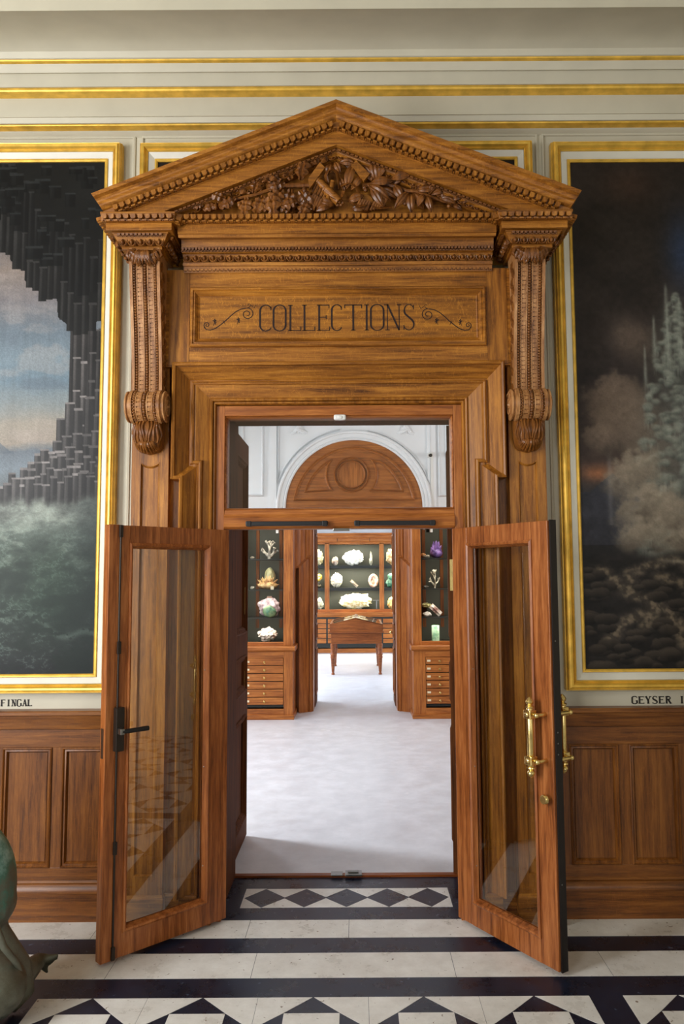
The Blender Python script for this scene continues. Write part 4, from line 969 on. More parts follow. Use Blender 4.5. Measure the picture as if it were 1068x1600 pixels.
    for sx in (-1, 1):
        for j, (xa, xm, xe) in enumerate(((.008, .012, .01), (.022, .036, .016), (.04, .055, .036), (.052, .068, .05), (.066, .075, .062))):
            pts = []
            for i in range(11):
                u = i / 10; x = (xa * (1 - u) ** 2 + 2 * xm * u * (1 - u) * 1.1 + xe * u * u) * sx + sx * .006 * math.sin(u * 5 + j); uu = .02 + u * (.62 + .05 * (j % 2))
                pts.append((x, surf(x, uu) - .003, zA - H_ * uu))
            m.tube(pts, [.0085 * math.sin(PI * (i + 1.5) / 13) ** .6 for i in range(11)], 6)
        for j in range(2): m.ell((sx * (.03 + j * .028), surf(sx * .04, .12) - .004, zA - .03), .006, .006, .012, 6, 4)
    for j in range(9):
        a = -80 + 20 * j; x = .062 * math.sin(R_(a)); pts = []
        for i in range(7):
            v = i / 6; pts.append((x * (.35 + .65 * v) * (1 - .15 * v), -.125 - .075 * math.sin(PI * (.25 + .7 * v)) * (1 - .2 * abs(math.sin(R_(a)))), zB_ + H_ * (.36 - .36 * v * (1 - .35 * math.sin(R_(a)) ** 2)) + .004))
        m.tube(pts, [.008 * math.sin(PI * (i + 1.5) / 9) ** .6 for i in range(7)], 6)
    m.build('hanging_acanthus_leaf', 'oak_carved', root, smooth=50)
    # carving on the two flanks
    m = MB()
    for fx in (-1, 1):
        for i in range(17):
            u = i / 16; z = zT - .06 - (zT - zV - .06) * u; y = at_s(.06 + (cum[-1] * .7) * u)[0].x
            B = frame3(Vector((fx * (hw + .001), y + .05, z)), Vector((0, fx * 1.0, 0)), Vector((0, 0, 1)), Vector((fx, 0, 0)))
            leaf(m, B @ Matrix.Diagonal((1, 1, .5, 1)) @ Matrix.Rotation(R_((i % 2) * 70 + 145), 4, 'Z'), .075 * (1 - .3 * u), .045, 'acanthus', .3, 8)
    m.build('side_foliage', 'oak_carved', root, smooth=45)
for sg in (-1, 1): bracket(sg)

# ================================================================== FIXED FRAME, TRANSOM AND GLASS LEAVES
df = thing('trim_4', 'brown wooden frame fixed in the doorway that carries the glass doors and transom', 'door frame', (AX, 0, 0), kind='structure')
zB0, zB1, zG0, zG1, zTop = zz(826, -.01), zz(803, -.01), zz(795, -.01), zz(655, -.01), zz(634, -.01)
MB().box(-.681, -.634, -.02, .07, 0, zTop).build('post', 'cabinet_v', df, bevel=.002)
MB().box(.634, .681, -.02, .07, 0, zTop).build('post', 'cabinet_v', df, bevel=.002)
MB().box(-.634, .634, -.02, .07, zG1 + .02, zTop).build('head_rail', 'cabinet_h', df, bevel=.002)
MB().run([(-.03, zB0 + .012), (-.036, zB0 + .03), (-.03, zB1 - .02), (-.018, zB1), (-.014, zG0 - .004), (.07, zG0 - .004), (.07, zB0), (-.018, zB0)], -.634, .634).build('transom_bar', 'cabinet_h', df, smooth=20, bevel=.002)
w1 = thing('window_1', 'wide transom window above the open glass doors', 'window', (AX, 0, 0), kind='structure')
MB().sweep(rect(-.634, .634, zG0 - .006, zG1 + .02), [(0, .06), (0, -.012), (.004, -.016), (.01, -.006), (.014, .012), (.014, .06)], True).build('glazing_bead', 'cabinet_h', w1, smooth=30)
MB().box(-.622, .622, .018, .026, zG0 + .006, zG1 + .008).build('pane', 'door_glass', w1)
for a, b, lab in ((384, 512, 'long black door closer rail on the transom bar, left one'), (553, 680, 'long black door closer rail on the transom bar, right one')):
    xa, xb = xx(a, 817, -.05), xx(b, 817, -.05); z_ = zz(818, -.05)
    t = thing('door_closer', lab, 'door closer', (xa, -.036, z_))
    MB().box(0, xb - xa, -.03, 0, -.011, .013).build('rail', 'black_metal', t, bevel=.003)
    MB().box(.004, .03, -.034, 0, -.014, .015).build('end_cap', 'black_metal', t, bevel=.002)
    MB().box(xb - xa - .03, xb - xa - .004, -.034, 0, -.014, .015).build('end_cap', 'black_metal', t, bevel=.002)
t = thing('latch_block', 'small steel latch under the middle of the transom bar', 'latch', (AX + .01, -.02, zB0))
MB().box(-.045, .045, -.02, .03, -.014, 0).build('housing', 'steel', t, bevel=.002)
MB().box(-.03, .03, -.026, -.02, -.01, -.004).build('bolt', 'steel', t)
xs_ = xx(531, 657, .02)
t = thing('motion_sensor', 'small white motion sensor at the top centre of the transom window', 'sensor', (xs_, -.012, zG1 + .022))
MB().box(-.034, .034, -.03, .0, -.032, .0).build('casing', 'white_plastic', t, bevel=.01)
MB().ell((0, -.03, -.018), .018, .006, .009, 10, 6).build('lens', 'white_plastic', t, smooth=60)
# dark lining of the thick wall
MB_ = MB().box(OX0, OX0 + .012, .07, .6, 0, 2.78).box(OX1 - .012, OX1, .07, .6, 0, 2.78).box(OX0, OX1, .07, .6, 2.768, 2.78)
tag(MB_.build('trim_5', 'old_door_wood'), 'dark brown wooden lining of the thick wall behind the glass doors', 'lining', kind='structure')

LW, LH0, LH1, TH = .695, .022, 2.066, .05
def leaf_door(name, label, hx, hy, ang, sg, left):
    t = thing(name, label, 'door', (hx, hy, 0), R_(ang), kind='structure')
    def bx(m, a, b, y0, y1, z0, z1):
        x0, x1 = sorted((sg * a, sg * b)); return m.box(x0, x1, y0, y1, z0, z1)
    h = TH / 2; e = .118; f_ = .585
    bx(MB(), 0, e, -h, h, LH0, LH1).build('hinge_stile', 'mahogany_v', t, bevel=.0025)
    fr = bx(MB(), f_, .634 if left else LW - .006, -h, h, LH0, LH1).build('meeting_stile', 'mahogany_v', t, bevel=.0025)
    bx(MB(), e, f_, -h, h, LH1 - .088, LH1).build('top_rail', 'mahogany_h' if False else 'mahogany_v', t)
    bx(MB(), e, f_, -h, h, LH0, LH0 + .11).build('bottom_rail', 'mahogany_v', t)
    p = rect(*sorted((sg * e, sg * f_)), LH0 + .11, LH1 - .088)
    for s_ in (-1, 1):
        MB().sweep(p, [(-.002, s_ * .006), (-.002, s_ * (h + .006)), (.006, s_ * (h + .01)), (.014, s_ * (h + .006)), (.017, s_ * (h - .004)), (.026, s_ * .008), (.026, s_ * .005)], True).build('glazing_bead', 'mahogany_v', t, smooth=35)
    g = bx(MB(), e + .012, f_ - .012, -.003, .003, LH0 + .122, LH1 - .1).build('pane', 'door_glass', t)
    for i in range(4):
        for a in (e + .02, f_ - .02): MB().ell((sg * a, .0145, .32 + i * .5), .004, .003, .004, 6, 4).build('screw', 'steel', t)
    if left:
        bx(MB(), .638, LW, -h, h, LH0 - .004, LH1 + .002).build('cover_strip', 'mahogany_v', t, bevel=.003)
        bx(MB(), .634, .638, -h, h - .012, LH0, LH1).build('groove', 'black_metal', t)
        x = sg * .636
        bx(MB(), .605, .607, 0, 0, 0, 0)
        r = MB().tube([(x, h + .004, LH0 + .01), (x, h + .004, LH1 - .01)], .005, 8)
        rod = r.build('lock_rod', 'dark_bronze_metal', t, smooth=50)
        for z in (LH0 + .03, .53, 1.47, LH1 - .03): MB().box(x - .009, x + .009, h, h + .014, z - .03, z + .03).build('rod_guide', 'dark_bronze_metal', rod, bevel=.002)
        za, zb = zz(1172, -.45, 190), zz(1104, -.45, 190)
        MB().box(x - .024, x + .018, h, h + .034, za, zb).build('lock_box', 'dark_bronze_metal', t, bevel=.003)
        zl_ = zz(1140, -.45, 190)
        l = MB().box(x - .01, x + .012, h + .03, h + .066, zl_ - .014, zl_ + .014).build('lever_handle', 'steel', t, bevel=.003)
        MB().tube([(x, h + .056, zl_), (x - sg * .03, h + .06, zl_), (x - sg * .135, h + .06, zl_)], [.011, .011, .012], 10).build('lever_grip', 'black_metal', l, smooth=50)
        bx(MB(), LW, LW + .002, -.012, .012, .95, 1.09).build('strike_plate', 'steel', t)
    else:
        bx(MB(), LW - .006, LW + .002, -h - .002, h - .012, LH0 - .004, LH1 + .004).build('edge_seal', 'frame_black', t)
        for z in (.4, .98, 1.03, 1.08, 1.5): MB().ell((sg * (LW + .002), 0, z), .003, .004, .004, 6, 4).build('screw', 'steel', t)
        for s_ in (1, -1):
            x = sg * (.602 if s_ > 0 else .63); yy = s_ * (h + (.055 if s_ > 0 else .085))
            za, zb = zz(1212, -.5, 838), zz(1084, -.5, 838)
            hd = bpy.data.objects.new('pull_handle', None); COL.objects.link(hd); hd.parent = t
            m = MB().lathe([(.013, za + .055), (.0165, za + .06), (.0165, zb - .06), (.013, zb - .055)], 16, T((x, yy, 0))); m.build('grip', 'brass', hd, smooth=40)
            for z, d in ((za + .055, -1), (zb - .055, 1)):
                m = MB(); pr_ = [(.016, 0), (.017, .006), (.011, .01), (.009, .014), (.014, .02), (.016, .028), (.012, .038), (.006, .046), (.003, .05)]
                pr_ = [(r * 1.25, z + d * k) for r, k in pr_]; m.lathe(pr_ if d > 0 else pr_[::-1], 14, T((x, yy, 0)))
                for k in range(6): m.ell((x + .012 * math.cos(k * 1.05), yy + .012 * math.sin(k * 1.05), z + d * .03), .005, .005, .012, 6, 4)
                m.build('finial', 'brass', hd, smooth=40)
            for z in (za + .085, zb - .085):
                m = MB().box(x - .022, x + .022, yy - .022, yy + .022, z - .02, z + .02).build('collar', 'brass', hd, bevel=.004)
                mm = MB().tube([(x - sg * -.0, yy, z), (x + sg * .045, yy - s_ * .008, z), (x + sg * .045, s_ * h, z)], [.008, .009, .011], 10)
                mm.ell((x + sg * .045, yy + s_ * .004, z), .013, .013, .013, 10, 8); mm.ell((x, yy + s_ * .023, z), .012, .006, .012, 8, 6)
                mm.build('bracket_arm', 'brass', hd, smooth=45)
        zk = zz(1246, -.55, 852); x = sg * .652
        m = MB(); m.lathe([(.013, 0), (.012, .014), (.021, .018), (.024, .024), (.022, .034), (.018, .038)], 18, T((x, h, zk)) @ Matrix.Rotation(-PI / 2, 4, 'X')); m.build('thumb_knob', 'brass', t, smooth=35)
    # hinges
    for z in (.35, 1.75):
        MB().tube([(0, -h - .004, z - .04), (0, -h - .004, z + .04)], .007, 8).build('hinge', 'steel', t, smooth=50)
    return t
leaf_door('door_1', 'left glass door leaf, open, with dark lock rod and lever handle', -.714, -.005, -136.3, 1, True)
leaf_door('door_2', 'right glass door leaf, open, with long brass pull handles', .545, -.012, 123.3, -1, False)

# old panelled leaves opened into the collection room
def old_leaf(name, label, hx, hy, ang, flip):
    """leaf along local +x, its panelled face at local y = 0 (flip: towards +y)"""
    t = thing(name, label, 'door', (hx, hy, 0), R_(ang), kind='structure'); s = 1 if flip else -1; w = .73
    f = lambda m, a, b, z0, z1, d0, d1: m.box(a, b, *sorted((-s * d0, -s * d1)), z0, z1)
    ps = [(1.42, 2.62), (1.02, 1.27), (.16, .86)]
    m = f(MB(), 0, .11, .012, 2.765, 0, .045); m.build('stile', 'old_door_wood', t); m = f(MB(), w - .11, w, .012, 2.765, 0, .045); m.build('stile', 'old_door_wood', t)
    zs_ = [.012] + [v for p in ps[::-1] for v in p] + [2.765]
    m = MB()
    for i in range(0, len(zs_), 2): f(m, .11, w - .11, zs_[i], zs_[i + 1], 0, .045)
    m.build('rail', 'old_door_wood', t)
    for z0, z1 in ps:
        f(MB(), .11, w - .11, z0, z1, .018, .034).build('panel', 'old_door_wood', t)
        MB().sweep(rect(.11, w - .11, z0, z1), [(0, -s * .02), (0, s * .008), (.012, s * .014), (.02, s * .002), (.032, s * .004), (.045, -s * .014), (.045, -s * .02)], True).build('panel_moulding', 'old_door_wood', t, smooth=30)
    return t, s
d3, s3 = old_leaf('door_3', 'left inner panelled oak door leaf opened into the collection room', -.783, .605, 90, False)
MB().box(.58, .66, -.002 - .0, .003, 1.55, 1.74).build('push_plate', 'brass', d3)
MB().box(.58, .64, -.002, .003, 1.03, 1.16).build('panel_reflection', 'brass', d3)  # brass strip stands in for a reflection on the small panel
d4, s4 = old_leaf('door_4', 'right inner panelled oak door leaf, seen nearly edge on beside the right glass door', .578, .605, 80, True)
for o in d4.children_recursive: pass
zpa, zpb = zz(923, .6, 705), zz(874, .6, 705)
MB().box(-.003, .0, -.036, -.008, zpa, zpb).build('lock_plate', 'brass', d4)

# ================================================================== COLLECTION ROOM
YW = 6.38                                       # its far wall
A_ = lambda px, py: xx(px, py, YW)
DX0, DX1 = xx(487, 950, YW), xx(621, 950, YW); DZ = zz(815, YW, 553)
st(MB().box(-4.2, 4.2, .6, 6.9, -.05, 0).box(-4.2, 4.2, 6.9, 15.6, -.05, 0).build('floor_1', 'room_floor'), 'pale grey floor running through the collection rooms', 'floor')
m = MB().box(-4.2, DX0, YW, YW + .3, 0, 4.6).box(DX1, 4.2, YW, YW + .3, 0, 4.6).box(DX0, DX1, YW, YW + .3, DZ, 4.6)
st(m.build('wall_middle', 'room_white_paint'), 'white plaster wall with an arched lunette between the two collection rooms', 'wall')
st(MB().box(-3.75, -3.6, .55, YW, 0, 4.6).build('wall_left', 'cabinet_v'), 'unseen left side wall of the collection room, brown to cut bounced light', 'wall')  # both unseen side walls are coloured brown so less light bounces back
st(MB().box(3.6, 3.75, .55, YW, 0, 4.6).build('wall_right', 'cabinet_v'), 'unseen right side wall of the collection room, brown to cut bounced light', 'wall')
st(MB().box(-4, 4, .55, YW + .3, 4.6, 4.7).build('ceiling', 'room_white_paint'), 'white ceiling of the collection room', 'ceiling')
# white archivolt, panels and reliefs above the cabinets
acx, acz = at(553, 793, YW - .05); Ri = xx(660, 793, YW - .05) - acx
ax_ = []
for a in np.linspace(0, 180, 49): ax_.append((acx + Ri * math.cos(R_(a)), acz + Ri * math.sin(R_(a))))
ax_ = [(acx + Ri, acz - .35)] + ax_ + [(acx - Ri, acz - .35)]
k_ = Ri / 107
arch = MB().sweep(ax_, [(0, YW + .001), (0, YW - .045), (2 * k_, YW - .055), (4 * k_, YW - .035), (5 * k_, YW - .05), (10 * k_, YW - .05), (11 * k_, YW - .075), (13 * k_, YW - .08), (15 * k_, YW - .06), (15.5 * k_, YW + .001)], side=-1).build('trim_6', 'room_white_paint', smooth=35)
st(arch, 'white moulded arch around the wooden lunette above the far doorway', 'arch')
m = MB(); th_m = [(0, YW), (0, YW - .018), (1.2 * k_, YW - .045), (2.6 * k_, YW - .02), (2.6 * k_, YW)]
ztop = zz(640, YW, 553)
Ra = Ri * 1.17
for s_ in (-1, 1):
    xv = acx + s_ * 119.5 * k_; a0 = math.degrees(math.acos(119.5 * k_ / Ra)); 
    pth = [(xv, ztop + .5), (xv, acz + Ra * math.sin(R_(a0)))] + [(acx + s_ * Ra * math.cos(R_(a)), acz + Ra * math.sin(R_(a))) for a in np.linspace(a0 + 3, 80, 14)]
    m.sweep(pth, th_m)
# flat pilaster strips and outer panels
def white_panel(a, b, z0, z1): m.sweep(rect(a, b, z0, z1), [(0, YW), (0, YW - .02), (.014, YW - .045), (.03, YW - .02), (.03, YW)], True)
white_panel(A_(378, 720), A_(412, 720), zz(776, YW, 400), 4.4); white_panel(A_(684, 720), A_(699, 720), zz(776, YW, 690), 4.4)
white_panel(A_(340, 720), A_(372, 720), zz(776, YW, 400), 4.4); white_panel(A_(707, 720), A_(760, 720), zz(776, YW, 690), 4.4)
m.box(A_(422, 720), A_(432, 720), YW - .03, YW, 2.3, 4.5).box(A_(667, 720), A_(680, 720), YW - .03, YW, 2.3, 4.5)
st(m.build('trim_7', 'room_white_paint', smooth=35), 'white wall mouldings beside the arch of the far wall', 'moulding')
for s_, px_ in ((1, 468), (-1, 632)):
    m = MB(); x0, z0 = at(px_, 676, YW)
    for k in range(12):
        a = 20 + k * 13; L = .1 + .05 * (k % 3); leaf(m, onwall(x0 + s_ * (k - 6) * .022, YW - .004, z0 + .012 * (k % 5) - .02, (a if s_ > 0 else 180 - a), 12), L, .05, 'acanthus', .2, 6)
    tag(m.build('plaster_relief', 'room_white_paint', smooth=40), 'white plaster leaf relief %s the arch top, seen through the transom' % ('left of' if s_ > 0 else 'right of'), 'relief')
# wooden lunette
lu = thing('wooden_lunette', 'half round panelled wooden lunette under the white arch', 'lunette', (acx, YW - .004, acz - .0))
r_ = Ri * 1.0; N_ = 40
MB().prism([(r_ * math.cos(PI * i / N_), r_ * math.sin(PI * i / N_)) for i in range(N_ + 1)] + [(-r_, -.12), (r_, -.12)], -.02, 0).build('board', 'cabinet_h', lu)
def ring(m, pts, w, closed=True, hh=.05): m.sweep(pts, [(0, -.019), (0, -.019 - hh * .6), (w * .35, -.019 - hh), (w * .7, -.019 - hh * .5), (w, -.019 - hh * .4), (w, -.019)], closed)
z_ = k_
m = MB(); pts = [(-95 * z_, 11 * z_), (95 * z_, 11 * z_)] + [(96 * z_ * math.cos(R_(a)), 96 * z_ * math.sin(R_(a))) for a in np.linspace(9, 171, 36)]
ring(m, pts, 4.5 * z_); m.build('outer_moulding', 'cabinet_h', lu, smooth=35)
ccx, ccz = -4 * z_, 52 * z_
m = MB(); ring(m, [(ccx + 28 * z_ * math.cos(R_(a)), ccz + 28 * z_ * math.sin(R_(a))) for a in range(0, 360, 10)], 3.5 * z_)
ring(m, [(ccx + 22.5 * z_ * math.cos(R_(a)), ccz + 22.5 * z_ * math.sin(R_(a))) for a in range(0, 360, 10)], 2.5 * z_); m.build('round_moulding', 'cabinet_h', lu, smooth=35)
MB().prism([(ccx + 20 * z_ * math.cos(R_(a)), ccz + 20 * z_ * math.sin(R_(a))) for a in range(0, 360, 12)], -.028, -.018).build('roundel', 'cabinet_v', lu)
for s_ in (-1, 1):
    m = MB(); xi = ccx + s_ * 24 * z_
    inner = [(ccx + s_ * 38 * z_ * math.cos(R_(a)), ccz + 38 * z_ * math.sin(R_(a))) for a in np.linspace(40, -42, 12)]
    outer = [(s_ * 80 * z_ * math.cos(R_(a)), 6 * z_ + 80 * z_ * math.sin(R_(a))) for a in np.linspace(12, 58, 12)]
    pts = inner + [(s_ * 78 * z_, 24 * z_)] + outer[1:]
    if s_ > 0: pts = pts
    ar_ = sum(p[0] * q_[1] - q_[0] * p[1] for p, q_ in zip(pts, pts[1:] + pts[:1]))
    if ar_ < 0: pts = pts[::-1]
    ring(m, pts, 4 * z_); m.build('side_moulding', 'cabinet_h', lu, smooth=35)
# security camera and its conduit
cxx, czz = at(671, 711, YW - .1)
t = thing('security_camera', 'small white security camera on the wall right of the arch', 'camera', (cxx, YW, czz))
MB().tube([(0, -.2, -.02), (0, -.08, .0), (.0, -.07, 0)], [.036, .04, .03], 14).build('camera_body', 'white_plastic', t, smooth=40)
MB().tube([(0, -.215, -.022), (0, -.198, -.02)], .024, 14).build('lens', 'black_metal', t, smooth=40)
MB().tube([(0, -.08, 0), (0.02, -.03, .05), (0.02, 0, .06)], .012, 8).build('mount', 'white_plastic', t, smooth=40)
tag(MB().box(cxx + .015, cxx + .05, YW - .04, YW - .012, 2.66, czz + .05).build('cable_duct', 'white_plastic', bevel=.004), 'thin white cable duct running down from the security camera', 'duct')

# oak door surround of the far doorway, with ears, and its two leaves
sur = thing('trim_8', 'moulded oak surround with ears of the far doorway', 'door surround', (0, 0, 0), kind='structure')
eZ = zz(868, YW - .1, 500); hwid = (DX1 - DX0) / 2; dcx = (DX0 + DX1) / 2
pf = lambda w0: [(0, YW), (0, YW - .05), (.012, YW - .06), (.03, YW - .06), (.035, YW - .05), (w0 * .55, YW - .09), (w0 * .6, YW - .1), (w0 * .85, YW - .12), (w0, YW - .13), (w0, YW)]
pa = [(dcx - hwid, 0), (dcx - hwid, eZ), (dcx - hwid - .05, eZ), (dcx - hwid - .05, DZ), (dcx + hwid + .05, DZ), (dcx + hwid + .05, eZ), (dcx + hwid, eZ), (dcx + hwid, 0)]
MB().sweep(pa, pf(.17)).build('architrave', 'cabinet_v', sur, smooth=25)
MB().sweep([(dcx - hwid, 0), (dcx - hwid, DZ), (dcx + hwid, DZ), (dcx + hwid, 0)], [(0, YW + .01), (0, YW - .03), (.02, YW - .045), (.07, YW - .045), (.07, YW + .01)]).build('inner_architrave', 'cabinet_v', sur, smooth=25)
MB().box(dcx - hwid - .3, dcx - hwid - .1, YW - .05, YW, 0, DZ + .2).build('side_board', 'cabinet_v', sur); MB().box(dcx + hwid + .1, dcx + hwid + .3, YW - .05, YW, 0, DZ + .2).build('side_board', 'cabinet_v', sur)
MB().box(dcx - hwid, dcx - hwid + .02, YW - .02, YW + .32, 0, DZ).build('jamb_lining', 'cabinet_v', sur); MB().box(dcx + hwid - .02, dcx + hwid, YW - .02, YW + .32, 0, DZ).build('jamb_lining', 'cabinet_v', sur)
def far_leaf(name, label, sg):
    x = dcx + sg * (hwid - .03)
    t = thing(name, label, 'door', (x, YW + .3, 0), kind='structure'); w = .55
    a, b = sorted((0, sg * .04))
    MB().box(a, b, 0, w, .01, DZ - .02).build('panel_board', 'old_door_wood', t)
    m = MB()
    for z0, z1 in ((.15, .8), (.92, 1.15), (1.28, DZ - .15)):
        m.box(-sg * .012, 0, .08, .1, z0, z1).box(-sg * .012, 0, w - .1, w - .08, z0, z1).box(-sg * .012, 0, .08, w - .08, z0, z0 + .02).box(-sg * .012, 0, .08, w - .08, z1 - .02, z1)
    m.build('panel_moulding', 'cabinet_v', t)
    if sg > 0: MB().ell((-sg * .03, w - .05, 1.0), .02, .024, .02, 10, 8).build('knob', 'brass', t, smooth=60)
far_leaf('door_5', 'left leaf of the far doorway folded back into the room beyond', -1)
far_leaf('door_6', 'right leaf of the far doorway folded back into the room beyond', 1)

# ------------------------------------------------------------------ minerals
def rockmesh(w, h, d, kind, seed):
    rn = random.Random(seed); m = MB(); o3 = Vector((rn.random() * 50, rn.random() * 50, rn.random() * 50))
    if kind in ('rock', 'lumpy', 'smooth', 'frilly'):
        bm = bmesh.new(); bmesh.ops.create_icosphere(bm, subdivisions=4, radius=.5)
        fr, am = {'rock': (2.2, .3), 'lumpy': (5.5, .22), 'smooth': (1.6, .14), 'frilly': (8, .2)}[kind]
        for v in bm.verts:
            n1 = noise.noise(v.co * fr + o3); n2 = noise.noise(v.co * fr * 2.7 + o3)
            if kind in ('lumpy', 'frilly'): n1 = abs(n1) * 1.6 - .2; n2 = abs(n2) * 1.3 - .2
            v.co *= 1 + am * (n1 * 1.3 + n2 * .7)
        vs = [v.co.copy() for v in bm.verts]; fs = [tuple(x.index for x in f.verts) for f in bm.faces]; bm.free()
        lo = [min(v[i] for v in vs) for i in range(3)]; hi = [max(v[i] for v in vs) for i in range(3)]
        m.add([((v.x - (lo[0] + hi[0]) / 2) / (hi[0] - lo[0]) * w, (v.y - (lo[1] + hi[1]) / 2) / (hi[1] - lo[1]) * d, (v.z - lo[2]) / (hi[2] - lo[2]) * h) for v in vs], fs)
    elif kind in ('crystals', 'blades'):
        m.ell((0, 0, h * .28), w * .42, d * .42, h * .28, 12, 8)
        for i in range(60 if kind == 'crystals' else 80):
            a = rn.uniform(0, 2 * PI); e_ = rn.uniform(.02, 1.5); dv = Vector((math.cos(a) * math.cos(e_), math.sin(a) * math.cos(e_), math.sin(e_)))
            base = Vector((dv.x * w * .3, dv.y * d * .3, h * .25 + dv.z * h * .18)); L = rn.uniform(.6, 1.05)
            tip = Vector((dv.x * w * .5 * L, dv.y * d * .5 * L, h * .25 + dv.z * h * .75 * L)); r = (w * .05 if kind == 'crystals' else w * .022) * rn.uniform(.7, 1.4)
            tip.z = max(tip.z, .01)
            m.tube([base, base.lerp(tip, .75), tip], [r, r, r * .1], 5)
    elif kind == 'branch':
        def br(p, dv, L, r, dep):
            q_ = p + dv * L; mid = p.lerp(q_, .5) + Vector((rn.uniform(-1, 1), rn.uniform(-1, 1), rn.uniform(-.5, .5))) * L * .2
            m.tube([p, mid, q_], [r, r * .85, r * .6], 6)
            if dep:
                for _ in range(3): br(q_, (dv + Vector((rn.uniform(-1, 1), rn.uniform(-1, 1), rn.uniform(-.5, .7))) * .9).normalized(), L * .62, r * .62, dep - 1)
        br(Vector((0, 0, 0)), Vector((.05, 0, 1)), h * .42, w * .12, 3); br(Vector((0, 0, h * .1)), Vector((.7, 0, .5)).normalized(), h * .3, w * .1, 2); br(Vector((0, 0, h * .1)), Vector((-.7, .1, .5)).normalized(), h * .3, w * .1, 2)
        zmin = min(v[2] for v in m.v); zmax = max(v[2] for v in m.v); xm = [v[0] for v in m.v]
        m.v = [((v[0] - (min(xm) + max(xm)) / 2) / (max(xm) - min(xm)) * w, v[1], (v[2] - zmin) / (zmax - zmin) * h) for v in m.v]
    elif kind == 'geode':
        n = 22
        for i in range(n):
            a = 2 * PI * i / n; b = 2 * PI * (i + 1) / n; rr = 1 + .1 * math.sin(3 * a)
        pts = [(w * .36 * math.cos(2 * PI * i / n) * (1 + .12 * noise.noise(Vector((i * .7, seed, 0)))), 0, h * .5 + h * .36 * math.sin(2 * PI * i / n)) for i in range(n)]
        m.tube(pts + [pts[0]], [w * .13 * (1 + .3 * noise.noise(Vector((i, seed, 3)))) for i in range(n + 1)], 8)
        m.prism([(p[0], p[2]) for p in pts], d * .05, d * .2)
        zmin = min(v[2] for v in m.v); m.v = [(v[0], v[1], v[2] - zmin) for v in m.v]
    elif kind == 'cylinder': m.lathe([(w * .5, 0), (w * .5, h * .97), (w * .46, h)], 24)
    elif kind == 'hex': m.prism([(w * .5 * math.cos(PI * k / 3), h * .5 + h * .5 * math.sin(PI * k / 3)) for k in range(6)], -d * .3, d * .3)
    elif kind == 'slab':
        m.box(-w * .5, w * .5, -d * .2, d * .2, 0, h * .35, T((0, 0, h * .45)) @ Matrix.Rotation(.75, 4, 'Y') @ T((0, 0, -h * .17)))
        for k in range(10): m.ell((-w * .3 + w * .07 * k, -d * .18, h * .68 - h * .055 * k), w * .07, d * .1, h * .08, 6, 4)
        zmin = min(v[2] for v in m.v); m.v = [(v[0], v[1], v[2] - zmin) for v in m.v]
    return m
stone_n = 0
def mineral(px_, pyb, w_px, h_px, Y, zsh, kind, cA, cB, label, group=None, name='mineral_specimen', dep=.22):
    """stands at depth Y on a shelf of height zsh, width and height from its size in the photograph"""
    global stone_n
    stone_n += 1; s = (Y + DIST) / F_PX; w, h = w_px * s, h_px * s; x = xx(px_, pyb - h_px / 2, Y)
    mn = 'stone_%d' % stone_n
    mt_, nt, b = newmat(mn); tc = nt.nodes.new('ShaderNodeTexCoord'); n = nt.nodes.new('ShaderNodeTexNoise'); nt.links.new(tc.outputs['Object'], n.inputs[0]); n.inputs['Scale'].default_value = 14; n.inputs['Detail'].default_value = 5
    nt.links.new(ramp(nt, n.outputs[0], [(.38, cA), (.6, cB)]), b.inputs['Base Color']); b.inputs['Roughness'].default_value = .45
    t = rockmesh(w, h, min(w, dep), kind, stone_n).build(name, mn, None, smooth=30 if kind not in ('smooth', 'cylinder') else 60, loc=(x, Y, zsh + .001))
    tag(t, label, 'mineral', group); return t
c_ = srgb

